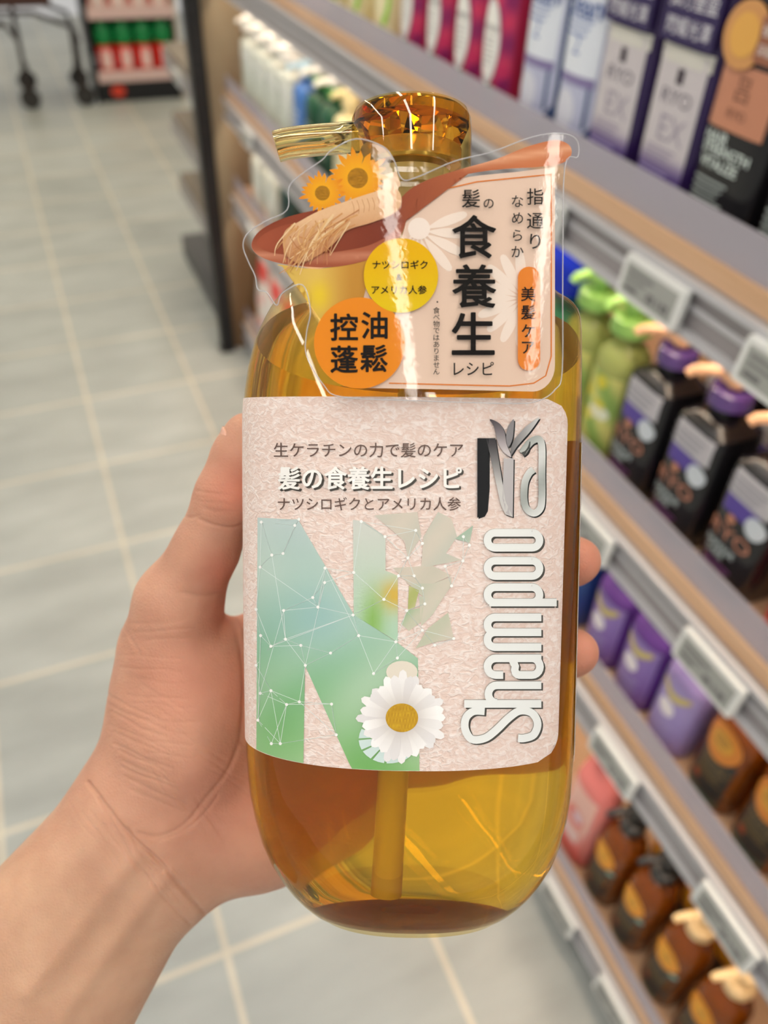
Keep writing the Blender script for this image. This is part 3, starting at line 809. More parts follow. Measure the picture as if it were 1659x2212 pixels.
for r_ in range(2):
    for i in range(4):
        M = FD @ Matrix.Translation((0.065 + i * 0.123, 0.065 + r_ * 0.12, 0.1455))
        lab = 'red green-topped bottle, %s in the far display\'s %s row' % (['leftmost', 'second from left', 'third from left', 'rightmost'][i], ['front', 'back'][r_])
        if proto is None:
            proto = thing('detergent_bottle', lab, 'bottle', M, 'red and green bottles on the far display')
            MB().lathe([(0.048, 0), (0.054, 0.006), (0.055, 0.160), (0.046, 0.172)], n=24).build('body', redb, proto)
            MB().lathe([(0.036, 0.1725), (0.055, 0.185), (0.060, 0.225), (0.056, 0.262), (0.040, 0.295), (0.0, 0.306)], n=24, cap1=False).build('cap', grn, proto)
            lb = MB(); V, T = fill([(-0.026, 0.04), (0.026, 0.04), (0.026, 0.155), (-0.026, 0.155)], 0.01)
            lb.add([(x, -math.sqrt(0.0548 ** 2 - x * x), y) for x, y in V], T, 0, [lin(mixc((226, 120, 90), (236, 214, 206), (y - 0.03) / 0.03)) for x, y in V])
            lb.build('label', INK, proto)
        else:
            dup(proto, M, lab)
proto = None
for i in range(4):
    M = FD @ Matrix.Translation((0.065 + i * 0.123, 0.065, 0.4955))
    lab = 'red and white box, %s on the far display\'s upper board' % ['leftmost', 'second from left', 'third from left', 'rightmost'][i]
    if proto is None:
        proto = thing('carton_box', lab, 'box', M, 'cartons on the far upper board')
        MB().box((-0.052, -0.04, 0), (0.052, 0.04, 0.16)).build('carton', pm('carton_red', (222, 92, 76), 0.4), proto, smooth=False, bevel=0.002)
        MB().box((-0.04, -0.041, 0.03), (0.04, -0.0401, 0.13)).build('print', pm('carton_white', (232, 214, 206), 0.4), proto, smooth=False)
    else:
        dup(proto, M, lab)

# shopping cart: dark basket, tube legs and castors
CT = Matrix.Translation((-0.01, 6.13, 0))
ct = thing('shopping_cart', 'dark metal shopping cart cut by the photo\'s upper left corner', 'cart', CT)
cart_m = pm('cart_metal', (58, 50, 46), 0.35, metal=0.6)
bk = MB()
bk.rings([[(-0.42, -0.22, 0.55), (0.16, -0.22, 0.55), (0.16, 0.22, 0.55), (-0.42, 0.22, 0.55)], [(-0.46, -0.26, 0.95), (0.22, -0.26, 0.95), (0.22, 0.26, 0.95), (-0.46, 0.26, 0.95)]], cap1=False)
bk.build('basket', pm('basket_brown', (70, 42, 36), 0.5), ct, smooth=False)
fr = MB()
for s_ in (-0.23, 0.23):
    fr.tube([(-0.5, s_, 0.53), (0.05, s_, 0.52), (0.26, s_, 0.44), (0.28, s_, 0.36)], 0.014)
fr.tube([(0.27, -0.23, 0.40), (0.27, 0.23, 0.40)], 0.01)
fr.tube([(-0.5, -0.23, 0.44), (-0.12, -0.23, 0.47), (-0.06, -0.23, 0.38)], 0.016)
fr.build('frame', cart_m, ct)
for (x, s_, top) in ((-0.06, -0.23, 0.53), (0.27, -0.23, 0.42), (0.27, 0.23, 0.42), (-0.06, 0.23, 0.53)):
    lg = MB().tube([(x, s_, top), (x - 0.01, s_, 0.16)], 0.013).build('leg', cart_m, ct)
    w_ = MB(); w_.lathe([(0.03, -0.014), (0.055, -0.014), (0.06, -0.008), (0.06, 0.008), (0.055, 0.014), (0.03, 0.014)], n=28)
    w_.v = [(x - 0.01 + px, s_ + pz, 0.061 + py) for px, py, pz in w_.v]
    w_.build('castor_wheel', pm('rubber', (48, 46, 44), 0.6), lg)
    MB().box((x - 0.03, s_ - 0.02, 0.10), (x + 0.012, s_ + 0.02, 0.165)).build('castor_fork', cart_m, lg, smooth=False)

# ================================================================ THE BIG SHAMPOO BOTTLE
Z0 = 0.23
def camray(px, py):
    return Vector(((px - CX) / F, -(py - CY) / F, -1.0))
a_ = Vector((0.009, 0.9943, 0.1064)).normalized()          # bottle axis, camera space (y up, z towards the viewer)
bx = (Vector((1, 0, 0)) - a_ * a_.x).normalized()
by = a_.cross(bx)
org = camray(889.5, 920) * Z0
BL_ = Matrix(((bx.x, by.x, a_.x, org.x), (bx.y, by.y, a_.y, org.y), (bx.z, by.z, a_.z, org.z), (0, 0, 0, 1)))
BM = CAM @ BL_
BLI = BL_.inverted()
def local(px, py, yl=0.0):
    """point of the bottle's own plane y=yl that the photograph shows at (px, py)"""
    o_ = BLI @ Vector((0, 0, 0)); d = (BLI @ camray(px, py)) - o_
    t = (yl - o_.y) / d.y
    q = o_ + d * t
    return q.x, q.z

SEC = [(590, 690, 1110), (598, 668, 1140), (606, 652, 1165), (616, 636, 1180), (628, 622, 1194), (638, 612, 1206), (644, 606, 1216), (650, 601, 1226), (658, 595, 1235), (670, 587, 1244), (690, 576, 1250), (715, 564, 1252), (740, 553, 1252), (770, 545, 1252), (800, 538, 1252), (850, 531, 1252), (900, 528, 1251), (1000, 528, 1249), (1300, 530, 1242), (1600, 534, 1235), (1660, 538, 1231), (1700, 542, 1228), (1750, 552, 1220), (1800, 566, 1207), (1840, 583, 1191), (1875, 604, 1170), (1900, 622, 1152), (1922, 642, 1131), (1940, 662, 1110), (1950, 680, 1092)]
DR, NN = 0.56, 2.25
SECT = []
for y, xl, xr in SEC:
    l, z = local(xl, y); r, z2 = local(xr, y)
    SECT.append((0.5 * (z + z2), 0.5 * (l + r), 0.5 * (r - l)))
SECT.sort()
TZ = np.array([s[0] for s in SECT]); TC = np.array([s[1] for s in SECT]); TA = np.array([s[2] for s in SECT])
AMAX = TA.max()
def depth_of(z):          # half depth: follows the width but the shoulder closes evenly
    a = float(np.interp(z, TZ, TA)); k = a / AMAX
    return DR * AMAX * k
def sec(z):
    return float(np.interp(z, TZ, TC)), float(np.interp(z, TZ, TA)), depth_of(z)
def front(x, z, off=0.0):
    c, a, d = sec(z); t = min(0.9995, abs(x - c) / a)
    return -d * (1 - t ** NN) ** (1 / NN) - off
def ring(z, inset=0.0, n=96):
    c, a, d = sec(z); out = []
    for j in range(n):
        th = 2 * math.pi * j / n; co, si = math.cos(th), math.sin(th)
        out.append((c + (a - inset) * math.copysign(abs(co) ** (2 / NN), co), (d - inset) * math.copysign(abs(si) ** (2 / NN), si), z))
    return out

shell = thin_shell('clear_amber_shell', (253, 242, 204), 1.45, 0.02)
bottle = thing('shampoo_bottle', 'big clear amber pump bottle with pink label held in the hand', 'bottle', BM)
ZB = float(TZ[0]); ZT = float(TZ[-1])
neck_r = 0.0115
zs = [float(z) for z in TZ]
mb = MB()
cap = [[(p_[0] * k + SECT[0][1] * (1 - k), p_[1] * k, ZB - dz) for p_ in ring(ZB)] for k, dz in ((0.55, 0.000), (0.85, 0.0012), (0.97, 0.0008))]
rs = cap + [ring(z) for z in zs]
nz = local(889, 420)[1]
top = ring(ZT)
for k, dz in ((0.85, 0.0012), (0.6, 0.0025), (0.42, 0.004)):
    rs.append([(SECT[-1][1] * k + (p_[0] - SECT[-1][1]) * k, p_[1] * k, ZT + dz) for p_ in top])
nk = []
for z in (ZT + 0.006, nz):
    nk.append([(neck_r * math.cos(2 * math.pi * j / 96), neck_r * math.sin(2 * math.pi * j / 96), z) for j in range(96)])
rs += nk
mb.rings(rs, cap1=False)
mb.build('body', shell, bottle)

# liquid: fills the inside up to a level surface
liq = glass('amber_liquid', (255, 250, 240), 1.34, 0.0, (0.989, 0.896, 0.0), 52.0, through=0.16)
bm = bmesh.new()
R_ = [[(p_[0] * k + SECT[0][1] * (1 - k), p_[1] * k, ZB + 0.0003 + dz) for p_ in ring(ZB + 0.0003, 0.0004)] for k, dz in ((0.5, 0.0014), (0.8, 0.0006), (0.95, 0.0))]
R_ += [ring(z, 0.0003) for z in zs if z > ZB + 0.001]
vv = [[bm.verts.new(p_) for p_ in r] for r in R_]
for i in range(len(vv) - 1):
    for j in range(96):
        k = (j + 1) % 96
        bm.faces.new((vv[i][j], vv[i][k], vv[i + 1][k], vv[i + 1][j]))
bm.faces.new(vv[0][::-1]); bm.faces.new(vv[-1])
lx, lz = local(860, 842, -0.025)
nrm = (BM.to_3x3().inverted() @ Vector((0, 0, 1))).normalized()
bmesh.ops.bisect_plane(bm, geom=bm.verts[:] + bm.edges[:] + bm.faces[:], plane_co=(lx, -0.025, lz), plane_no=nrm, clear_outer=True)
be = [e for e in bm.edges if e.is_boundary]
bmesh.ops.contextual_create(bm, geom=be)
bmesh.ops.recalc_face_normals(bm, faces=bm.faces[:])
me = bpy.data.meshes.new('liquid'); bm.to_mesh(me); bm.free()
me.materials.append(liq); me.polygons.foreach_set('use_smooth', [True] * len(me.polygons)); me.set_sharp_from_angle(angle=math.radians(35))
lo = bpy.data.objects.new('liquid', me); COL.objects.link(lo); lo.parent = bottle

# brown slab added inside the bottom; its colour stands in for a dark reflection
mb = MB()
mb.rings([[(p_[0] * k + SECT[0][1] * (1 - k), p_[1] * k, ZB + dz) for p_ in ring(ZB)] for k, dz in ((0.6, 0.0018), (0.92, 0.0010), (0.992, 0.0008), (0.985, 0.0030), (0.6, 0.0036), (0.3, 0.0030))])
mb.build('base', pm('base_reflection_brown', (112, 54, 10), 0.25), bottle)

# dip tube
tubem = pm('dip_tube_plastic', (226, 208, 120), 0.4)
tx, tz = local(838, 1915)
mb = MB()
n_ = 24
rr = 0.0042
pts_ = [(0.0, 0.0, nz), (0.0, 0.001, 0.0), (tx * 0.6, 0.002, tz * 0.6), (tx, 0.003, tz + 0.003)]
mb.tube(spline(pts_, 6, False), rr, n=n_)
mb.build('dip_tube', tubem, bottle)

# ---- pump head
pale = glass('pale_amber_plastic', (255, 249, 226), 1.45, 0.02)
deep = glass('deep_amber_plastic', (244, 220, 128), 1.45, 0.03)
pshell = thin_shell('pump_shell', (252, 234, 176), 1.5, 0.02)
zt = local(888, 247)[1]; zb = local(888, 366)[1]; rp = 0.0166
pc = local(888, 300)[0]
ph = MB()
ph.lathe([(rp, zb), (rp, zt - 0.006), (rp * 0.985, zt - 0.002), (rp * 0.94, zt)], n=64, c=(pc, 0), cap0=False, cap1=False)
po = ph.build('pump_head', pshell, bottle)
t_ = MB(); t_.lathe([(rp * 0.90, zt - 0.0042), (rp * 0.955, zt - 0.0035), (rp * 0.955, zt - 0.0012), (rp * 0.90, zt - 0.0002), (rp * 0.5, zt + 0.0005)], n=64, c=(pc, 0))
t_.build('top_disc', deep, po)
t_ = MB(); t_.lathe([(rp * 0.30, zt - 0.0125), (rp * 0.55, zt - 0.0115), (rp * 0.72, zt - 0.008), (rp * 0.80, zt - 0.0044)], n=14, c=(pc, 0), fn=lambda a, z: 1 + 0.16 * math.cos(7 * a))
t_.build('faceted_core', glass('core_amber_plastic', (255, 240, 196), 1.45, 0.02), po, smooth=False)
t_ = MB(); t_.lathe([(rp * 0.84, zb + 0.0005), (rp * 0.84, zb + 0.0048), (rp * 0.66, zb + 0.0052), (rp * 0.66, zb + 0.0003)], n=48, c=(pc, 0))
t_.build('inner_ring', pm('ring_plastic', (240, 214, 136), 0.2, trans=0.85), po)
t_ = MB(); t_.lathe([(0.0056, zb - 0.004), (0.0056, zt - 0.0126)], n=24, c=(pc, 0))
t_.build('stem', pm('stem_plastic', (228, 200, 122), 0.3, trans=0.5), po)
# spout: thick clear tube, open at its end
sp = [local(x, y) for x, y in ((775, 296), (735, 299), (690, 302), (650, 306), (618, 311), (597, 317))]
t_ = MB()
rad = [0.0041] * 4 + [0.0041, 0.0041]
t_.tube([(x, -0.002 if False else 0.0, z) for x, z in sp], rad, n=28, cap=False)
nfo = len(t_.f)
t_.tube([(x, 0.0, z) for x, z in sp[1:]], 0.0024, n=28, cap=False)
k0 = len(sp) * 28
t_.f = t_.f[:nfo] + [f_[::-1] for f_ in t_.f[nfo:]]
eo = (len(sp) - 1) * 28; ei = k0 + (len(sp) - 2) * 28
for j in range(28):
    k = (j + 1) % 28
    t_.f.append((eo + j, eo + k, ei + k, ei + j)); t_.m.append(0)
    t_.f.append((j, k0 + j, k0 + k, k)); t_.m.append(0)
t_.build('spout', pale, po)
# screw collar and neck ring below the head
t_ = MB(); zc0 = local(888, 418)[1]; zc1 = local(888, 372)[1]
t_.lathe([(0.0100, zc0), (0.0112, zc0 + 0.0006), (0.0112, zc1 - 0.0006), (0.0090, zc1)], n=48, c=(pc, 0))
t_.build('collar', pm('collar_plastic', (232, 206, 128), 0.2, trans=0.6), bottle)
t_ = MB(); zc2 = local(888, 560)[1]
t_.lathe([(0.0135, zc2), (0.0152, zc2 + 0.001), (0.0152, zc0 - 0.0015), (0.0125, zc0 - 0.0006)], n=60, c=(0, 0), fn=lambda a, z: 1 + 0.012 * math.cos(30 * a))
t_.build('screw_cap', pm('collar_plastic'), bottle)

# ---- labels: everything printed is laid on the bottle's front surface
LT = local(880, 857.5, -0.0262)[1]; LB = local(880, 1662, -0.0262)[1]
def onlab(px, py, off=0.0):
    y = -DR * AMAX
    for _ in range(14):
        x, z = local(px, py, y)
        y += 0.7 * (front(x, z) - y)
    z = max(LB + 0.0002, min(LT - 0.0002, z))
    return (x, front(x, z, off), z)
class Art:
    def __init__(s, mapper): s.mb = MB(); s.map = mapper
    def poly(s, pts, col, off, step=40, mat=0):
        V, T = fill(pts, step)
        s.mb.add([s.map(u, v, off) for u, v in V], T, mat, [lin(col(u, v)) if callable(col) else lin(col) for u, v in V])
    def line(s, pts, w, col, off, taper=None, mat=0, seg=25):
        q = [pts[0]]
        for a, b in zip(pts, pts[1:]):
            k = max(1, int(math.hypot(b[0] - a[0], b[1] - a[1]) / seg))
            q += [(a[0] + (b[0] - a[0]) * i / k, a[1] + (b[1] - a[1]) * i / k) for i in range(1, k + 1)]
        V, Q = stroke(q, w, taper)
        s.mb.add([s.map(u, v, off) for u, v in V], Q, mat, [lin(col(u, v)) if callable(col) else lin(col) for u, v in V])
    def text(s, t, cx, cy, em, col, off, bold=0.0, fit=None, sx=1.0, sy=1.0, mat=0, rot=0.0):
        V, T = glyphs(t)
        xs = [p[0] for p in V]; ys = [p[1] for p in V]
        kx, ky = em * sx, em * sy
        if fit: kx = fit / (max(xs) - min(xs))
        mx, my = (max(xs) + min(xs)) / 2, (max(ys) + min(ys)) / 2
        c, n = math.cos(rot), math.sin(rot)
        P = []
        for x, y in V:
            dx, dy = (x - mx) * kx, -(y - my) * ky
            P.append((cx + c * dx - n * dy, cy + n * dx + c * dy))
        for i, (ox, oy) in enumerate(strikes(bold * em)):
            s.mb.add([s.map(u + ox, v + oy, off + i * 0.000004) for u, v in P], T, mat, col)

paper = pm('label_paper', (232, 212, 204), 0.5)
nt, N, L, b = nodes(paper)
tc = N.new('ShaderNodeTexCoord'); n1 = N.new('ShaderNodeTexNoise'); n1.inputs['Scale'].default_value = 560; n1.inputs['Detail'].default_value = 5; n1.inputs['Distortion'].default_value = 1.2
mp = N.new('ShaderNodeMapping'); mp.inputs['Scale'].default_value = (0.8, 1, 1.3)
L.new(tc.outputs['Object'], mp.inputs[0]); L.new(mp.outputs[0], n1.inputs['Vector'])
bp = N.new('ShaderNodeBump'); bp.inputs['Distance'].default_value = 0.0006; bp.inputs['Strength'].default_value = 0.8
L.new(n1.outputs['Fac'], bp.inputs['Height']); L.new(bp.outputs[0], b.inputs['Normal'])
cr = N.new('ShaderNodeValToRGB'); cr.color_ramp.elements[0].position = 0.42; cr.color_ramp.elements[1].position = 0.66
cr.color_ramp.elements[0].color = lin((227, 204, 194)); cr.color_ramp.elements[1].color = lin((240, 228, 223))
L.new(n1.outputs['Fac'], cr.inputs[0]); L.new(cr.outputs[0], b.inputs['Base Color'])
ink = attr_mat('print_ink', 0.42)
A = Art(onlab)
# paper of the front label, wrapped round to the left side
mbp = A.mb
c0, a0, d0 = sec(0)
XR = local(1209, 1250, -0.012)[0]
nu, nv = 70, 60
grid = []
for i in range(nv + 1):
    z = LB + (LT - LB) * i / nv
    c, a, d = sec(z)
    e = min(z - LB, LT - z); cr_ = 0.0066
    xr = XR - (cr_ - math.sqrt(max(0, cr_ ** 2 - (cr_ - e) ** 2)) if e < cr_ else 0)
    t1 = math.acos(max(-1, min(1, (xr - c) / a)))
    row = []
    for j in range(nu + 1):
        u = j / nu
        th = math.pi * 1.13 + (t1 - math.pi * 1.13) * u       # from behind the left side to the right edge
        # superellipse angle: match x
        co, si = math.cos(th), math.sin(th)
        if j == nu:
            row.append((xr, front(xr, z, 0.00025), z)); continue
        ct_ = math.copysign(abs(co) ** (2 / NN), co); st2 = math.copysign(abs(si) ** (2 / NN), si)
        row.append((c + (a + 0.00025) * ct_, -(d + 0.00025) * st2, z))
    grid.append(row)
vs_ = [p_ for r in grid for p_ in r]
fs_ = [(i * (nu + 1) + j, i * (nu + 1) + j + 1, (i + 1) * (nu + 1) + j + 1, (i + 1) * (nu + 1) + j) for i in range(nv) for j in range(nu)]
mbp.add(vs_, fs_, 0)
def zz(*pts): return [(x / 2.074 + 500, y / 2.074 + 850) for x, y in pts]
def ncol(x, y):
    t = (y - 1120) / 520
    g = mixc((184, 202, 202), (136, 184, 160), t * 1.7)
    g = mixc(g, (112, 172, 92), max(0, t - 0.45) * 1.6)
    w = 0.5 + 0.5 * math.sin(x * 0.021 + 1.2 * math.sin(y * 0.013)) * math.sin(y * 0.017 + x * 0.006)
    g = mixc(g, (216, 226, 214), 0.45 * w)
    bl = math.exp(-((x - 690) ** 2 + (y - 1330) ** 2) / 6000.0)
    return mixc(g, (134, 180, 184), 0.6 * bl)
def rcol(x, y):
    g = mixc((204, 208, 202), (170, 206, 180), (y - 1130) / 260)
    f = math.exp(-((x - 852) ** 2 + (y - 1285) ** 2) / 900.0)
    g = mixc(g, (206, 172, 72), 1.1 * f)
    gr = math.exp(-((x - 805) ** 2 / 500.0 + (y - 1340) ** 2 / 3500.0))
    return mixc(g, (128, 176, 82), 0.9 * gr)
o1 = 0.00045
A.poly(zz((118, 555), (300, 565), (548, 988), (740, 1112), (835, 1185), (842, 1700), (548, 1700), (330, 1215), (322, 1690), (112, 1690)), ncol, o1, 16, 1)
A.poly(zz((545, 565), (592, 572), (690, 640), (690, 792), (745, 815), (745, 1112), (548, 990)), rcol, o1 + 0.00005, 14, 1)
shards = [zz((640, 545), (832, 530), (850, 640), (790, 735), (775, 660)), zz((860, 640), (925, 530), (985, 560), (1010, 640), (960, 715), (1030, 745), (900, 770), (850, 780)), zz((1000, 650), (1082, 590), (1066, 668)), zz((725, 780), (900, 770), (985, 815), (900, 850), (790, 850)),
          zz((790, 850), (900, 850), (985, 820), (985, 860), (940, 925), (860, 910)), zz((760, 1030), (790, 970), (860, 955), (850, 1020), (795, 1062)), zz((795, 860), (840, 880), (820, 960), (790, 965)), zz((825, 1140), (880, 1050), (970, 980), (995, 1095), (900, 1115)), zz((840, 905), (940, 925), (900, 990), (850, 1040))]
scol = [(212, 206, 196), (208, 206, 196), (168, 196, 178), (214, 204, 190), (202, 204, 186), (148, 190, 140), (176, 184, 96), (202, 204, 182), (196, 206, 186)]
for sh, c_ in zip(shards, scol):
    A.poly(sh, (lambda c_: (lambda x, y: mixc(mixc(c_, (150, 160, 140), 0.25), (210, 200, 186), 0.4 + 0.4 * math.sin(x * 0.06 + y * 0.05))))(c_), o1, 16, 1)
# network of nodes and lines printed over the letter
npts = zz((135, 575), (285, 590), (303, 562), (182, 722), (232, 715), (130, 776), (420, 780), (418, 845), (365, 912), (388, 955), (545, 990), (235, 970), (132, 1082), (243, 1098), (178, 1130), (312, 1126), (570, 1082), (445, 1160), (332, 1215), (637, 1252), (736, 1110), (743, 1182), (178, 1328), (130, 1340), (305, 1378), (248, 1390), (449, 1388), (120, 1460), (180, 1565), (220, 1565), (470, 1525), (548, 800), (582, 572), (688, 640), (683, 920), (748, 815), (112, 965), (112, 1215), (825, 612), (855, 670), (790, 735), (957, 772), (818, 815), (855, 870), (866, 940), (785, 970), (855, 1058), (985, 860), (1038, 640), (1065, 678), (1036, 748), (995, 1095), (910, 1125))
for i, p_ in enumerate(npts):
    dd = sorted(range(len(npts)), key=lambda j: (npts[j][0] - p_[0]) ** 2 + (npts[j][1] - p_[1]) ** 2)[1:4 if i < 38 else 3]
    for j in dd + ([(i * 7 + 5) % 31] if i < 31 and math.hypot(npts[(i * 7 + 5) % 31][0] - p_[0], npts[(i * 7 + 5) % 31][1] - p_[1]) < 190 else []):
        A.line([p_, npts[j]], 1.0, (222, 232, 230), o1 + 0.0001, mat=1, seg=30)
for p_ in npts:
    A.poly(circle(*p_, 3.4, 10), (246, 248, 246), o1 + 0.00015, None, 1)
# daisy
for k in range(13):
    an = k / 13 * 2 * math.pi
    A.poly([(840 + 62 * math.cos(an + q) * 1.05, 1595 + 52 * math.sin(an + q)) for q in (-0.2, 0, 0.2)] + [(846, 1590)], (204, 224, 222), o1 + 0.0002, None, 1)
A.poly(circle(868, 1450, 34, 20, 24), (226, 218, 204), o1 + 0.0002, None, 1)
for lay in range(2):
    for k in range(16):
        an = (k + 0.5 * lay) / 16 * 2 * math.pi + 0.04 * math.sin(k * 2.3)
        R1 = (94 - 8 * lay) * (1 + 0.07 * math.sin(k * 1.7 + lay))
        ca, sa = math.cos(an), math.sin(an)
        pet = [(868 + ca * r - sa * w_, 1548 + (sa * r + ca * w_) * 1.03) for r, w_ in ((26, -4), (55, -9), (78, -10.5), (R1 - 5, -7), (R1, 0), (R1 - 5, 7), (78, 10.5), (55, 9), (26, 4))]
        A.poly(pet, (lambda x, y: mixc((206, 200, 196), mixc((250, 249, 249), (226, 224, 226), (k * 0.37 + lay * 0.5) % 1.0), (math.hypot(x - 868, y - 1548) - 28) / 40)), o1 + 0.00025 + lay * 0.00006 + k * 0.000003, None, 1)
A.poly(circle(868, 1548, 35, 30, 31), lambda x, y: mixc((206, 166, 34), (176, 130, 22), 0.5 + 0.5 * math.sin(x * 0.9) * math.sin(y * 0.8)), o1 + 0.0004, 6, 1)
# printed lines of writing
brown = (96, 74, 66)
A.text('生ケラチンの力で髪のケア', 796, 972, 34, brown, o1, 0.004, fit=408, mat=1)
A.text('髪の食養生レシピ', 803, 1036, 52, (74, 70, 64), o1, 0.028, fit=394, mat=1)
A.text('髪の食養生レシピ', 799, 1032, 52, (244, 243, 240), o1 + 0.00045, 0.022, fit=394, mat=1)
A.text('ナツシロギクとアメリカ人参', 798, 1088, 31, brown, o1, 0.004, fit=394, mat=1)
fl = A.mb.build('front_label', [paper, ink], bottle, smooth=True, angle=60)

# raised lettering and emblem on the label
silver = attr_mat('silver_foil', 0.3, metal=0.08)
B = Art(onlab)
def rstroke(pts, w, n=5):
    """raised stroke: dark drop shadow drawn in below, bright top with its own sides"""
    q = pts
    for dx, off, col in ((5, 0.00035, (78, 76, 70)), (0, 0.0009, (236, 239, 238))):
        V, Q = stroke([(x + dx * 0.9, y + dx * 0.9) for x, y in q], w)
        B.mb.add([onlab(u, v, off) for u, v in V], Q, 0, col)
    V, Q = stroke(q, w)
    lo_ = [onlab(u, v, 0.0002) for u, v in V]; hi_ = [onlab(u, v, 0.0009) for u, v in V]
    n_ = len(V) // 2; F_ = []
    for i in range(n_ - 1):
        for s_ in (0, 1):
            F_.append((2 * i + s_, 2 * i + 2 + s_, 2 * n_ + 2 * i + 2 + s_, 2 * n_ + 2 * i + s_))
    B.mb.add(lo_ + hi_, F_, 0, (150, 152, 148))
def arcp(cx, cy, rx, ry, a0, a1, n=10):
    return [(cx + rx * math.cos(math.radians(a0 + (a1 - a0) * i / n)), cy + ry * math.sin(math.radians(a0 + (a1 - a0) * i / n))) for i in range(n + 1)]
def straight(a, b, n=6): return [(a[0] + (b[0] - a[0]) * i / n, a[1] + (b[1] - a[1]) * i / n) for i in range(n + 1)]
def stadium(x0, x1, y0, y1):
    r = (y1 - y0) / 2; cy = (y0 + y1) / 2
    p_ = arcp(x1 - r, cy, r, r, -90, 90, 14) + straight((x1 - r, y1), (x0 + r, y1))[1:] + arcp(x0 + r, cy, r, r, 90, 270, 14)[1:] + straight((x0 + r, y0), (x1 - r, y0))[1:]
    return p_
SW = 16.5
rstroke(stadium(1052, 1164, 1150, 1182), SW)
rstroke(stadium(1052, 1164, 1210, 1243), SW)
rstroke(stadium(1052, 1164, 1267, 1300), SW); rstroke(straight((1056, 1300), (1201, 1300), 8), SW)
for y in (1332, 1364, 1396): rstroke(straight((1168, y), (1066, y), 8), SW)
for y in (1348, 1380): rstroke(arcp(1068, y, 16, 16, 90, 270, 12), SW)
rstroke(straight((1168, 1420), (1070, 1420), 8) + arcp(1070, 1438, 18, 18, 270, 90, 10)[1:] + straight((1070, 1456), (1086, 1456), 2)[1:], SW)
rstroke(straight((1104, 1420), (1112, 1437), 3) + arcp(1120, 1440, 10, 16, 180, 90, 5)[1:] + straight((1120, 1456), (1148, 1456), 4)[1:] + arcp(1148, 1438, 17, 18, 90, -90, 10)[1:], SW)
rstroke(straight((1002, 1518), (1168, 1518), 10), SW)
rstroke(straight((1168, 1478), (1072, 1478), 8) + arcp(1072, 1497, 18, 19, 270, 90, 10)[1:], SW)
rstroke(spline([(1046, 1534), (1022, 1534), (1006, 1548), (1004, 1572), (1018, 1594), (1046, 1592), (1070, 1575), (1098, 1548), (1122, 1533), (1148, 1538), (1160, 1560), (1152, 1584), (1132, 1592), (1118, 1592)], 5, False), SW)
B.mb.build('raised_lettering', silver, fl, smooth=False)
foil = attr_mat('emblem_foil', 0.25, metal=0.3)
E_ = Art(onlab)
def emb(poly, col):
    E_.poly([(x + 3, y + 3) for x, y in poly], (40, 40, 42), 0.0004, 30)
    E_.poly(poly, col, 0.0008, 14)
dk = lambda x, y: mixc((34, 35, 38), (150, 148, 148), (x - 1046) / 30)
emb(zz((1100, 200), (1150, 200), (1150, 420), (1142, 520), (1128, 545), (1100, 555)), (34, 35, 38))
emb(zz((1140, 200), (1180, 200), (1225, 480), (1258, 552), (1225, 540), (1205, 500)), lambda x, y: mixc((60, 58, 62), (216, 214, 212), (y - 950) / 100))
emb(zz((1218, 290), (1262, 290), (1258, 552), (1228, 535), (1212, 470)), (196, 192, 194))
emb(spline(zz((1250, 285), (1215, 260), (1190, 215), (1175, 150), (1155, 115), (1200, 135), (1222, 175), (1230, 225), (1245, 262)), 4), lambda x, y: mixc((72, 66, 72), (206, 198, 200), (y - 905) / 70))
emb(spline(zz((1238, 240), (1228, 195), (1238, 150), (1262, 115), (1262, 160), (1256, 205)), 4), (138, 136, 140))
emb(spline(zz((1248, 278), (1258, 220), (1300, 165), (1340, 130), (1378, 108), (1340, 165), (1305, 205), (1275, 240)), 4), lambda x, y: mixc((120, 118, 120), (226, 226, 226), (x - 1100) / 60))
def estroke(pts, w, col, tp=None):
    P = zz(*pts); q = spline(P, 5, False)
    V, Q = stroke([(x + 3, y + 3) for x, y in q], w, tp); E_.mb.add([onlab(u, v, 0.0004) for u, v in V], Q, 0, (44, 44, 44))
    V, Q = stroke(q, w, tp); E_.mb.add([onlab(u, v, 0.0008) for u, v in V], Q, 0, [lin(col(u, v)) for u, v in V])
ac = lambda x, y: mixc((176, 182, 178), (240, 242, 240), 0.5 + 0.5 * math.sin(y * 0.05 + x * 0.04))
estroke([(1300, 268), (1318, 240), (1345, 212), (1375, 205), (1388, 240), (1388, 360), (1388, 470), (1380, 515), (1352, 535), (1320, 515), (1308, 470), (1312, 400), (1330, 358), (1350, 340)], 15, ac)
estroke([(1302, 272), (1318, 262), (1330, 240), (1335, 215)], 10, lambda x, y: (84, 86, 84), lambda t: 1 - 0.8 * t)
E_.mb.build('emblem', foil, fl, smooth=False)

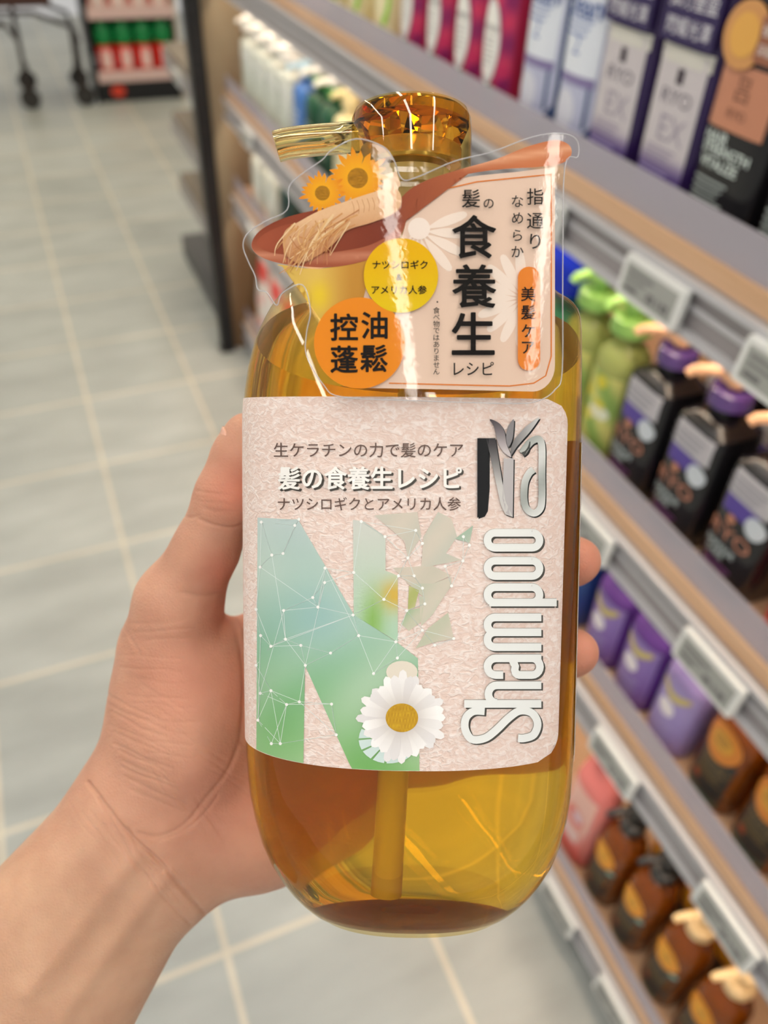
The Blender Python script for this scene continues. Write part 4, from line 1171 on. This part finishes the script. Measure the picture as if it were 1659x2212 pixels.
# back label: white paper round the right edge and the back, with tiny print
mb = MB()
bz0 = local(1240, 1622, 0.0)[1]; bz1 = local(1246, 955, 0.0)[1]
rows = []
for i in range(41):
    z = bz0 + (bz1 - bz0) * i / 40; c, a, d = sec(z); row = []
    for j in range(41):
        th = math.radians(-15 + 140 * j / 40); co, si = math.cos(th), math.sin(th)
        row.append((c + (a + 0.0003) * math.copysign(abs(co) ** (2 / NN), co), (d + 0.0003) * math.copysign(abs(si) ** (2 / NN), si), z))
    rows.append(row)
mb.add([p_ for r in rows for p_ in r], [(i * 41 + j, i * 41 + j + 1, (i + 1) * 41 + j + 1, (i + 1) * 41 + j) for i in range(40) for j in range(40)], 0, (236, 234, 230))
for k in range(150):
    z0_ = bz0 + 0.003 + (bz1 - bz0 - 0.006) * k / 150
    for jj in range(3):
        if (k * 7 + jj * 3) % 5 == 0: continue
        q = []
        for th, zq in ((-12 + 7 * jj, z0_), (-7 + 7 * jj, z0_), (-7 + 7 * jj, z0_ + 0.00035), (-12 + 7 * jj, z0_ + 0.00035)):
            th = math.radians(th); c, a, d = sec(zq)
            q.append((c + (a + 0.0005) * math.cos(th) ** (2 / NN), (d + 0.0005) * math.copysign(abs(math.sin(th)) ** (2 / NN), th), zq))
        mb.add(q, [(0, 1, 2, 3)], 0, (60, 58, 58))
mb.build('back_label', ink, bottle, smooth=True)

# ================================================================ NECK TAG (hangs round the pump, in front of the bottle)
YT = -0.0285
film = thin_shell('tag_film', (250, 250, 250), 1.38, 0.05, wave=0.000022, wscale=520)
tagt = thing('neck_tag', 'die-cut plastic tag with a printed wooden spoon hanging on the big bottle\'s neck', 'tag', BM)
def bend(x, z):           # the film bows round the bottle: its middle is nearest the viewer
    return 0.003 - (x + 0.0095) ** 2 / (2 * 0.17)
def ontag(px, py, off=0.0):
    y = YT
    for _ in range(4):
        x, z = local(px, py, y)
        y = YT - bend(x, z)
    return (x, y - off, z)
Tg = Art(ontag)
outline = spline([(528, 535), (538, 508), (572, 484), (622, 458), (626, 410), (650, 384), (696, 352), (718, 330), (770, 306), (826, 322), (850, 350), (868, 392), (900, 388), (980, 354), (1060, 334), (1140, 304), (1200, 294), (1240, 306), (1244, 344), (1216, 368), (1212, 600), (1211, 800), (1196, 842), (1160, 866), (1100, 872), (900, 866), (740, 858), (700, 832), (664, 770), (664, 720), (672, 672), (655, 618), (612, 636), (600, 662), (578, 634), (560, 628), (554, 600), (540, 570)], 5)
fb = MB()
V, T = fill(outline, 22)
fb.add([ontag(u, v, 0.0019) for u, v in V], T, 0)
rim = [ontag(u, v, 0.00005) for u, v in outline]
fo = fb.build('film', film, tagt)
rimb = MB(); rimb.tube([ontag(u, v, 0.0019) for u, v in outline] + [ontag(*outline[0], 0.0019)], 0.00016, n=6); rimb.build('cut_edge', thin_shell('film_edge', (225, 225, 225), 1.5, 0.1, extra=0.35, extra_col=(240, 240, 245)), tagt)
L0 = 0.0004
def layer(i): return L0 + i * 0.00006
card = spline([(880, 470), (892, 440), (920, 412), (960, 396), (1020, 382), (1110, 373)], 4, False) + [(1198, 362), (1198, 780)] + arcp(1150, 790, 48, 56, 0, 90, 8) + [(900, 840), (760, 838), (715, 800)] + [(760, 690), (785, 640), (790, 590), (830, 555), (866, 520)]
Tg.poly(card, (234, 206, 186), layer(0), 25)
# pale flower line drawing behind the writing
for (fx, fy, a0, a1, r0_, r1_) in ((905, 500, -20, 170, 22, 105), (1130, 645, 95, 265, 20, 100)):
    k = 9
    for i in range(k):
        an = math.radians(a0 + (a1 - a0) * i / (k - 1)); ca, sa = math.cos(an), math.sin(an)
        pet = spline([(fx + ca * r - sa * w_, fy + sa * r + ca * w_) for r, w_ in ((r0_, -2), (r1_ * 0.6, -11), (r1_, -7), (r1_, 7), (r1_ * 0.6, 11), (r0_, 2))], 3)
        pet = [(min(1190, max(884, x)), y) for x, y in pet]
        Tg.poly(pet, (246, 229, 216), layer(1), 30)
Tg.poly(circle(905, 495, 24, 20), (247, 232, 221), layer(2), 30)
orange = (226, 128, 50)
Tg.line([(890, 462), (908, 432), (950, 412), (1030, 394), (1190, 378), (1190, 770), (1178, 812), (1152, 828), (1100, 834), (1000, 832), (840, 828)], 2.6, orange, layer(2))
# honey pouring from the spoon
Tg.poly(spline([(600, 572), (690, 582), (800, 562), (790, 585), (772, 620), (766, 660), (770, 700), (700, 706), (692, 672), (682, 640), (664, 608), (636, 586)], 4), lambda x, y: mixc(mixc((226, 190, 96), (196, 142, 58), (x - 690) / 70), (236, 206, 40), 0.8 * math.exp(-((x - 690) ** 2 / 500 + (y - 640) ** 2 / 900))), layer(3), 12)
# spoon
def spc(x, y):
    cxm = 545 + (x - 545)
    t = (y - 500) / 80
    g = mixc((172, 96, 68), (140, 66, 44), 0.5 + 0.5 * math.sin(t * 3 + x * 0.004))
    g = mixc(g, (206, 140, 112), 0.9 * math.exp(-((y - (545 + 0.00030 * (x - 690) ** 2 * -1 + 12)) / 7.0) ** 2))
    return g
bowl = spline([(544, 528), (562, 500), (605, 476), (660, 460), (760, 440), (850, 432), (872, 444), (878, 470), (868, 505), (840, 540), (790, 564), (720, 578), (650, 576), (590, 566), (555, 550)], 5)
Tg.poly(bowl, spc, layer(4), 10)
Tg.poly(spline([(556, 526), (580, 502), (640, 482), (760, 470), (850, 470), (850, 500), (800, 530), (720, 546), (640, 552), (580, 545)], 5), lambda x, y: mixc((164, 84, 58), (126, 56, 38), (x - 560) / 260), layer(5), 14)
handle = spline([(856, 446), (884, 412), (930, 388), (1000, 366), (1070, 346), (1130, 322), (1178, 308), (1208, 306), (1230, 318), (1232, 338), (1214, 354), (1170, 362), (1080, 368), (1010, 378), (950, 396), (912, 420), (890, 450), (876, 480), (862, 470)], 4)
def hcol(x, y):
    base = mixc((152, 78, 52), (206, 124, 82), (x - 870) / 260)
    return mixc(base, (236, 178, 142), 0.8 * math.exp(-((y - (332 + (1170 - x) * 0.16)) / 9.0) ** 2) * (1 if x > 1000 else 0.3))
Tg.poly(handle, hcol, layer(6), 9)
# flowers
def flower(cx, cy, r, rc, n, lay):
    for lp in range(2):
        for k in range(n):
            an = (k + 0.5 * lp) / n * 2 * math.pi + 0.1 * math.sin(3.1 * k)
            R1 = r * (1 - 0.13 * lp) * (0.94 + 0.1 * math.sin(k * 2.7)); ca, sa = math.cos(an), math.sin(an)
            pet = [(cx + ca * q - sa * w_, cy + sa * q * 0.95 + ca * w_) for q, w_ in ((rc * 0.8, -r * 0.06), (r * 0.68, -r * 0.10), (R1 * 0.9, -r * 0.065), (R1 * 1.05, 0), (R1 * 0.9, r * 0.065), (r * 0.68, r * 0.10), (rc * 0.8, r * 0.06))]
            Tg.poly(pet, lambda x, y: mixc((244, 178, 32), (228, 128, 34), (math.hypot(x - cx, y - cy) / r - 0.45) * 1.6), layer(lay) + lp * 0.00003 + k * 0.000001, None)
    Tg.poly(circle(cx, cy + r * 0.03, rc, 22), lambda x, y: mixc((190, 134, 30), (150, 104, 24), 0.5 + 0.5 * math.sin(x * 1.1) * math.sin(y)), layer(lay + 1), 5)
flower(773, 385, 68, 22, 11, 7)
flower(697, 418, 50, 16, 11, 8)
Tg.poly([(830, 380), (856, 372), (866, 400), (850, 422), (826, 418)], (236, 204, 170), layer(6), None)
# ginseng root with its hairs
root = spline([(652, 478), (690, 458), (740, 440), (800, 420), (845, 408), (864, 420), (866, 446), (846, 466), (800, 484), (750, 500), (720, 530), (690, 552), (650, 570), (622, 556), (612, 530), (618, 500)], 5)
Tg.poly(root, lambda x, y: mixc(mixc((234, 194, 152), (196, 136, 92), (y - 430 - (860 - x) * 0.24) / 70), (226, 178, 134), 0.3 * (0.5 + 0.5 * math.sin(x * 0.5 + y * 0.3))), layer(10), 8)
for k in range(46):
    x0_ = random.uniform(625, 780); y0_ = 490 - (x0_ - 640) * 0.22 + random.uniform(-8, 30)
    ex = random.uniform(605, 720) if k % 3 else x0_ - random.uniform(10, 60); ey = random.uniform(540, 575) if k % 5 else random.uniform(575, 597)
    if ey > 575: ex = random.uniform(600, 650)
    q = spline([(x0_, y0_), ((x0_ + ex) / 2 + random.uniform(-18, 14), (y0_ + ey) / 2 + random.uniform(-10, 10)), (ex, ey)], 6, False)
    Tg.line(q, random.uniform(1.6, 5), random.choice([(230, 186, 130), (210, 152, 98), (238, 206, 160), (186, 122, 74), (218, 166, 110)]), layer(11) + k * 0.000003, lambda t: 1 - 0.7 * t, seg=100)
for k in range(9):
    x0_ = 760 + k * 11; Tg.line(spline([(x0_, 437 - k * 2), (x0_ + 5, 452 - k * 2), (x0_ + 4, 468 - k * 3)], 4, False), 1.2, (206, 152, 110), layer(11), seg=100)
# discs
yel = lambda x, y: mixc((234, 182, 4), (230, 198, 20), (y - 540) / 130)
Tg.poly(circle(777, 742, 98, 56), (236, 142, 34), layer(12), 30)
Tg.poly(circle(866, 597, 80, 52), yel, layer(13), 30)
blk = (24, 18, 16)
LY = layer(15)
for t, x, y in (('控', 744, 708), ('油', 809, 704), ('蓬', 744, 777), ('鬆', 808, 775)):
    Tg.text(t, x, y, 62, blk, LY, 0.018)
Tg.text('ナツシロギク', 864, 574, 20, blk, LY, 0.014, fit=118); Tg.text('&', 862, 601, 20, blk, LY, 0.014)
Tg.text('アメリカ人参', 862, 628, 20, blk, LY, 0.014, fit=118)
ti = (30, 24, 22)
Tg.text('髪', 1016, 432, 42, ti, LY, 0.008); Tg.text('の', 1054, 443, 26, ti, LY, 0.008)
Tg.text('食', 1023, 514, 98, (20, 16, 15), LY, 0.016); Tg.text('養', 1023, 620, 98, (20, 16, 15), LY, 0.016); Tg.text('生', 1021, 722, 100, (20, 16, 15), LY, 0.016)
Tg.text('レシピ', 1022, 797, 34, ti, LY, 0.006, fit=86)
for t, y in zip('指通り', (428, 480, 524)): Tg.text(t, 1154, y, 38, ti, LY, 0.006)
for t, y in zip('なめらか', (438, 474, 511, 546)): Tg.text(t, 1116, y, 29, ti, LY, 0.004)
Tg.poly(rrect(1117, 578, 1165, 801, 23.5), (234, 136, 50), layer(12), 30)
for t, y in zip('美髪ケア', (637, 676, 716, 752)): Tg.text(t, 1139, y, 33, ti, LY, 0.01)
Tg.text('・', 944, 654, 15, ti, LY, 0.02)
for i, t in enumerate('食べ物ではありません'): Tg.text(t, 942, 672 + i * 14.6, 15, ti, LY, 0.004)
cardm = attr_mat('card_ink', 0.55)
nodes(cardm)[3].inputs['Specular IOR Level'].default_value = 0.1
Tg.mb.build('printed_card', cardm, tagt, smooth=True, angle=60)
# the loop that carries it round the neck
lp = MB(); lp.lathe([(0.0160, local(888, 440)[1]), (0.0163, local(888, 440)[1]), (0.0163, local(888, 430)[1]), (0.0160, local(888, 430)[1])], n=48)
lp.v = [(x, y, z) for x, y, z in lp.v]
lp.build('neck_loop', film, tagt)
MB().box((-0.006, YT + 0.0004, local(888, 440)[1]), (0.006, -0.0160, local(888, 430)[1])).build('loop_tab', film, tagt, smooth=False)

# ================================================================ THE HAND
def P3(px, py, z): 
    r = camray(px, py) * z
    return np.array((r.x, r.y, r.z))
CAPS = []
def cap_(a, ra, b, rb, k=0.008): CAPS.append((P3(*a), ra, P3(*b), rb, k))
def chain(pts, k=0.006):
    for (a, ra), (b_, rb) in zip(pts, pts[1:]): cap_(a, ra, b_, rb, k)
# forearm: two bones' worth of width
cap_((-420, 2540, 0.258), 0.0260, (-150, 2236, 0.262), 0.0225, 0.012)
cap_((-150, 2236, 0.262), 0.0225, (276, 1752, 0.274), 0.0180, 0.012)
cap_((-240, 2740, 0.258), 0.0262, (10, 2420, 0.262), 0.0232, 0.016)
cap_((10, 2420, 0.262), 0.0232, (334, 1884, 0.276), 0.0180, 0.016)
cap_((-330, 2640, 0.258), 0.0270, (-70, 2320, 0.262), 0.0232, 0.014)
cap_((-70, 2320, 0.262), 0.0232, (305, 1818, 0.276), 0.0180, 0.014)
# heel of the hand and palm
cap_((302, 1716, 0.274), 0.0166, (362, 1400, 0.271), 0.0155, 0.012)      # thenar side
cap_((392, 1878, 0.278), 0.0150, (570, 1764, 0.287), 0.0190, 0.012)
cap_((575, 1775, 0.288), 0.0180, (760, 1690, 0.292), 0.0135, 0.014)      # little-finger side
cap_((570, 1760, 0.287), 0.0175, (690, 1560, 0.291), 0.0135, 0.016)
cap_((340, 1780, 0.278), 0.0180, (560, 1560, 0.286), 0.0150, 0.020)
cap_((560, 1560, 0.288), 0.0145, (650, 1440, 0.290), 0.0125, 0.020)
cap_((405, 1480, 0.276), 0.0165, (560, 1400, 0.288), 0.0125, 0.014)
cap_((420, 1420, 0.268), 0.0155, (405, 1590, 0.268), 0.0170, 0.010)      # fleshy mound of the thumb
cap_((455, 1500, 0.270), 0.0130, (420, 1600, 0.270), 0.0150, 0.014)
# thumb
chain([((362, 1400, 0.267), 0.0152), ((386, 1302, 0.262), 0.0138), ((446, 1185, 0.254), 0.0100), ((490, 1070, 0.249), 0.0093), ((517, 985, 0.247), 0.0080), ((527, 933, 0.246), 0.0060)], 0.004)
# fingers, behind the bottle
chain([((575, 1400, 0.288), 0.0115), ((640, 1310, 0.288), 0.0098), ((830, 1195, 0.284), 0.0086), ((1040, 1130, 0.280), 0.0077), ((1165, 1110, 0.272), 0.0066)], 0.006)
chain([((640, 1450, 0.290), 0.0115), ((720, 1380, 0.290), 0.0098), ((930, 1280, 0.286), 0.0088), ((1140, 1228, 0.280), 0.0080), ((1236, 1213, 0.270), 0.0073), ((1252, 1210, 0.265), 0.0068)], 0.006)
chain([((660, 1550, 0.291), 0.0112), ((740, 1510, 0.291), 0.0095), ((940, 1450, 0.287), 0.0086), ((1140, 1418, 0.281), 0.0078), ((1232, 1410, 0.271), 0.0072), ((1248, 1408, 0.266), 0.0067)], 0.006)
chain([((670, 1650, 0.291), 0.0100), ((760, 1630, 0.290), 0.0085), ((920, 1595, 0.287), 0.0076), ((1060, 1580, 0.282), 0.0068), ((1150, 1575, 0.275), 0.0060)], 0.006)

hs = 0.0016
lo3 = np.array((-0.235, -0.290, -0.318)); hi3 = np.array((0.085, 0.045, -0.215))
nn = np.ceil((hi3 - lo3) / hs).astype(int) + 1
gx, gy, gz = [lo3[i] + hs * np.arange(nn[i], dtype=np.float32) for i in range(3)]
X, Y, Z = np.meshgrid(gx, gy, gz, indexing='ij')
D = np.full(X.shape, 0.05, dtype=np.float32)
for a, ra, b_, rb, k in CAPS:
    m_ = max(ra, rb) + k + 0.012
    l_ = np.maximum(((np.minimum(a, b_) - m_ - lo3) / hs).astype(int), 0); h_ = np.minimum(((np.maximum(a, b_) + m_ - lo3) / hs).astype(int) + 1, nn)
    if (h_ <= l_).any(): continue
    S_ = tuple(slice(l_[i], h_[i]) for i in range(3))
    px, py, pz = X[S_] - a[0], Y[S_] - a[1], Z[S_] - a[2]
    ab = b_ - a; t = np.clip((px * ab[0] + py * ab[1] + pz * ab[2]) / (ab @ ab), 0, 1)
    d = np.sqrt((px - ab[0] * t) ** 2 + (py - ab[1] * t) ** 2 + (pz - ab[2] * t) ** 2) - (ra + (rb - ra) * t)
    o_ = D[S_]; hh = np.maximum(k - np.abs(o_ - d), 0) / k
    D[S_] = np.minimum(o_, d) - hh * hh * k * 0.25
# press the flesh against the bottle instead of into it
Mi = np.array(BLI)
bxx = Mi[0, 0] * X + Mi[0, 1] * Y + Mi[0, 2] * Z + Mi[0, 3]; byy = Mi[1, 0] * X + Mi[1, 1] * Y + Mi[1, 2] * Z + Mi[1, 3]; bzz = Mi[2, 0] * X + Mi[2, 1] * Y + Mi[2, 2] * Z + Mi[2, 3]
ca_ = np.interp(bzz, TZ, TC); aa_ = np.interp(bzz, TZ, TA); dd_ = DR * aa_
q = ((np.abs(bxx - ca_) / aa_) ** NN + (np.abs(byy) / dd_) ** NN) ** (1 / NN)
bd = (q - 1) * dd_ * 1.0
bd = np.where((bzz < ZB - 0.002) | (bzz > ZT), 0.05, bd)
D = np.maximum(D, 0.0009 - bd)

def surface_nets(D, lo, h):
    ins = D < 0
    c = np.zeros(tuple(np.array(D.shape) - 1), dtype=np.int8); n = c.shape
    for i in (0, 1):
        for j in (0, 1):
            for k in (0, 1):
                c += ins[i:i + n[0], j:j + n[1], k:k + n[2]]
    act = (c > 0) & (c < 8)
    idx = -np.ones(n, dtype=np.int64); I = np.argwhere(act); idx[act] = np.arange(len(I))
    acc = np.zeros((len(I), 3)); cnt = np.zeros(len(I))
    cor = [(i, j, k) for i in (0, 1) for j in (0, 1) for k in (0, 1)]
    for p_ in cor:
        for ax in range(3):
            if p_[ax]: continue
            q_ = list(p_); q_[ax] = 1
            d0_ = D[I[:, 0] + p_[0], I[:, 1] + p_[1], I[:, 2] + p_[2]]; d1_ = D[I[:, 0] + q_[0], I[:, 1] + q_[1], I[:, 2] + q_[2]]
            ch = (d0_ < 0) != (d1_ < 0)
            t = np.where(ch, d0_ / np.where(ch, d0_ - d1_, 1), 0)
            pos = np.tile(np.array(p_, float), (len(I), 1)); pos[:, ax] = t
            acc[ch] += pos[ch]; cnt[ch] += 1
    V = lo + h * (I + acc / cnt[:, None])
    Fq = []
    for ax in range(3):
        u, v = (ax + 1) % 3, (ax + 2) % 3
        sl0 = [slice(1, -1)] * 3; sl0[ax] = slice(0, -1); sl1 = list(sl0); sl1[ax] = slice(1, None)
        A0 = ins[tuple(sl0)]; A1 = ins[tuple(sl1)]
        E_ = np.argwhere(A0 != A1)
        if not len(E_): continue
        fl_ = A0[E_[:, 0], E_[:, 1], E_[:, 2]]
        base = E_.copy()
        for a in range(3):
            if a != ax: base[:, a] += 1
        def g(du, dv):
            q_ = base.copy(); q_[:, u] -= du; q_[:, v] -= dv
            return idx[q_[:, 0], q_[:, 1], q_[:, 2]]
        Q = np.stack([g(1, 1), g(0, 1), g(0, 0), g(1, 0)], 1)
        Q[~fl_] = Q[~fl_][:, ::-1]
        Fq.append(Q)
    return V, np.concatenate(Fq)
HV, HF = surface_nets(D, lo3, hs)
del X, Y, Z, D, bd, q, bxx, byy, bzz, ca_, aa_, dd_
me = bpy.data.meshes.new('hand_tmp'); me.from_pydata(HV.tolist(), [], HF.tolist()); me.update()
bm = bmesh.new(); bm.from_mesh(me)
for _ in range(3):
    bmesh.ops.smooth_vert(bm, verts=bm.verts[:], factor=0.5, use_axis_x=True, use_axis_y=True, use_axis_z=True)
bmesh.ops.subdivide_edges(bm, edges=bm.edges[:], cuts=1, use_grid_fill=True)
for _ in range(2):
    bmesh.ops.smooth_vert(bm, verts=bm.verts[:], factor=0.5, use_axis_x=True, use_axis_y=True, use_axis_z=True)
bmesh.ops.subdivide_edges(bm, edges=bm.edges[:], cuts=1, use_grid_fill=True)
for _ in range(1):
    bmesh.ops.smooth_vert(bm, verts=bm.verts[:], factor=0.5, use_axis_x=True, use_axis_y=True, use_axis_z=True)
bm.normal_update()
HV = np.array([v.co[:] for v in bm.verts]); HN = np.array([v.normal[:] for v in bm.verts])
bm.to_mesh(me); bm.free()
# creases, tendons and the wrinkles of the joints
PX = CX + F * HV[:, 0] / -HV[:, 2]; PY = CY - F * HV[:, 1] / -HV[:, 2]
frontf = np.clip(HN[:, 2] * 2.5, 0, 1)
disp = np.zeros(len(HV))
def pl_dist(pts):
    best = np.full(len(PX), 1e9)
    for (x0, y0), (x1, y1) in zip(pts, pts[1:]):
        dx, dy = x1 - x0, y1 - y0; t = np.clip(((PX - x0) * dx + (PY - y0) * dy) / (dx * dx + dy * dy), 0, 1)
        best = np.minimum(best, np.hypot(PX - x0 - dx * t, PY - y0 - dy * t))
    return best
def crease(pts, w, dep):
    global disp
    d = pl_dist(spline(pts, 5, False)); disp -= dep * np.exp(-(d / w) ** 2) * frontf
wj = np.random.default_rng(3)
def fine(x, y, dx, dy, n, ex, ey, w, dep):
    # a set of n short wavy wrinkles stepping by (dx, dy), each running along (ex, ey)
    for k in range(n):
        x0, y0 = x + dx * k + wj.uniform(-6, 6), y + dy * k + wj.uniform(-6, 6)
        pts = [(x0 + ex * t + wj.uniform(-4, 4), y0 + ey * t + wj.uniform(-4, 4)) for t in (0, 0.3, 0.6, wj.uniform(0.8, 1.1))]
        crease(pts, w, dep * wj.uniform(0.6, 1.2))
crease([(190, 1690), (230, 1742), (272, 1795), (346, 1862), (400, 1925), (440, 1972)], 4.5, 0.0008)
crease([(276, 1790), (310, 1850), (350, 1880)], 4, 0.0005)
crease([(215, 1725), (262, 1812), (302, 1874), (370, 1955), (410, 1996)], 4, 0.00045)
crease([(300, 1800), (346, 1806), (400, 1780), (444, 1727), (490, 1670), (514, 1615)], 5, 0.00045)
crease([(345, 1815), (390, 1798), (440, 1760), (470, 1720)], 3.5, 0.0003)
crease([(494, 1300), (512, 1370), (524, 1420), (528, 1500), (520, 1600)], 6, 0.0005)
crease([(500, 1310), (520, 1345), (530, 1375)], 4, 0.0004)
fine(225, 1500, 5, 20, 11, 120, 55, 3.2, 0.00022)
fine(250, 1420, 8, 26, 9, 150, 10, 3.0, 0.00014)
fine(300, 1480, 18, 22, 9, 110, 70, 3.0, 0.00012)
fine(150, 1740, 22, 12, 10, 100, 130, 3.0, 0.00016)
fine(330, 1660, 14, 10, 9, 60, 90, 3.0, 0.00014)
fine(270, 1345, 10, 9, 6, 130, -8, 3.2, 0.00011)
crease([(262, 1345), (292, 1395), (300, 1410)], 4, 0.00018)
crease([(430, 1122), (470, 1136), (500, 1140), (527, 1134)], 4, 0.0005)
crease([(392, 1112), (410, 1118), (430, 1114)], 3.5, 0.0003)
fine(425, 1060, 3, 9, 6, 90, 12, 3.0, 0.00012)
crease([(395, 1280), (440, 1288), (485, 1278)], 6, 0.0004)
for pts, w, h_ in (([(60, 2140), (150, 2030), (230, 1925), (290, 1850)], 24, 0.0011), ([(130, 2200), (230, 2060), (310, 1950), (360, 1890)], 22, 0.0010)):
    d = pl_dist(pts); disp += h_ * np.exp(-(d / w) ** 2) * frontf
HV2 = HV + HN * disp[:, None]
me.vertices.foreach_set('co', HV2.ravel())
# skin tone: redder at finger ends, the thumb's crease and the mound
at = me.color_attributes.new('Col', 'FLOAT_COLOR', 'POINT')
base = np.array(lin((196, 150, 127))[:3]); redc = np.array(lin((212, 128, 106))[:3]); palec = np.array(lin((194, 156, 130))[:3])
wr = np.zeros(len(PX))
for (x, y, s_, k) in ((510, 1060, 70, 0.6), (480, 1240, 55, 0.6), (490, 1330, 60, 0.5), (500, 1720, 130, 0.4), (420, 1480, 140, 0.3), (1270, 1215, 90, 0.5), (1265, 1410, 90, 0.5), (560, 1500, 120, 0.5)):
    wr = np.maximum(wr, k * np.exp(-((PX - x) ** 2 + (PY - y) ** 2) / (s_ * s_)))
wp_ = np.clip((PY - PX * 0.6 - 1560) / 300, 0, 1)
colr = base + (palec - base) * wp_[:, None]
colr = colr + (redc - colr) * wr[:, None]
at.data.foreach_set('color', np.concatenate([colr, np.ones((len(colr), 1))], 1).astype(np.float32).ravel())
skin = pm('skin', rough=0.5, sss=0.35, spec=0.35)
nt, N, L, b = nodes(skin)
a = N.new('ShaderNodeAttribute'); a.attribute_name = 'Col'
tc = N.new('ShaderNodeTexCoord'); n1 = N.new('ShaderNodeTexNoise'); n1.inputs['Scale'].default_value = 70; n1.inputs['Detail'].default_value = 6
L.new(tc.outputs['Object'], n1.inputs['Vector'])
cr = N.new('ShaderNodeValToRGB'); cr.color_ramp.elements[0].position = 0.3; cr.color_ramp.elements[1].position = 0.7
cr.color_ramp.elements[0].color = (0.90, 0.84, 0.82, 1); cr.color_ramp.elements[1].color = (1.06, 1.06, 1.05, 1)
L.new(n1.outputs['Fac'], cr.inputs[0])
mu = N.new('ShaderNodeMix'); mu.data_type = 'RGBA'; mu.blend_type = 'MULTIPLY'; mu.inputs[0].default_value = 1
L.new(a.outputs['Color'], mu.inputs[6]); L.new(cr.outputs[0], mu.inputs[7]); L.new(mu.outputs[2], b.inputs['Base Color'])
vo = N.new('ShaderNodeTexVoronoi'); vo.inputs['Scale'].default_value = 900; vo.feature = 'DISTANCE_TO_EDGE'
L.new(tc.outputs['Object'], vo.inputs['Vector'])
n2 = N.new('ShaderNodeTexNoise'); n2.inputs['Scale'].default_value = 220; n2.inputs['Detail'].default_value = 6; L.new(tc.outputs['Object'], n2.inputs['Vector'])
ad = N.new('ShaderNodeMath'); ad.operation = 'MULTIPLY_ADD'; ad.inputs[1].default_value = 0.4; L.new(vo.outputs['Distance'], ad.inputs[0]); L.new(n2.outputs['Fac'], ad.inputs[2])
bp = N.new('ShaderNodeBump'); bp.inputs['Distance'].default_value = 0.0006; bp.inputs['Strength'].default_value = 0.6
L.new(ad.outputs[0], bp.inputs['Height']); L.new(bp.outputs[0], b.inputs['Normal'])
me.materials.append(skin); me.polygons.foreach_set('use_smooth', [True] * len(me.polygons)); me.name = 'person'
hand = bpy.data.objects.new('person', me); COL.objects.link(hand); hand.matrix_world = CAM
tag(hand, 'bare left hand and forearm holding the amber bottle, thumb pointing up', 'person')
# thumbnail: a curved plate on the outer side of the thumb's end
nl = MB(); rows = []
ax0, ax1 = P3(526, 930, 0.2460), P3(513, 1000, 0.2470)
axd = (ax1 - ax0) / np.linalg.norm(ax1 - ax0)
out_ = np.array((-0.95, 0.0, 0.05)); out_ -= axd * (out_ @ axd); out_ /= np.linalg.norm(out_); sd = np.cross(axd, out_)
for i in range(9):
    t = i / 8; c_ = ax0 + (ax1 - ax0) * t; r_ = 0.0060 + 0.0019 * t + 0.0002
    wdt = math.radians(58) * math.sqrt(max(0.02, 1 - (abs(t - 0.55) / 0.62) ** 3))
    rows.append([tuple(c_ + (out_ * math.cos(wdt * (j / 6 - 1)) + sd * math.sin(wdt * (j / 6 - 1))) * r_) for j in range(13)])
nl.add([p_ for r in rows for p_ in r], [(i * 13 + j, i * 13 + j + 1, (i + 1) * 13 + j + 1, (i + 1) * 13 + j) for i in range(8) for j in range(12)])
no_ = nl.build('thumbnail', pm('nail', (224, 168, 146), 0.25, sss=0.2, coat=0.3), hand)
so = no_.modifiers.new('solid', 'SOLIDIFY'); so.thickness = 0.0006; so.offset = 0
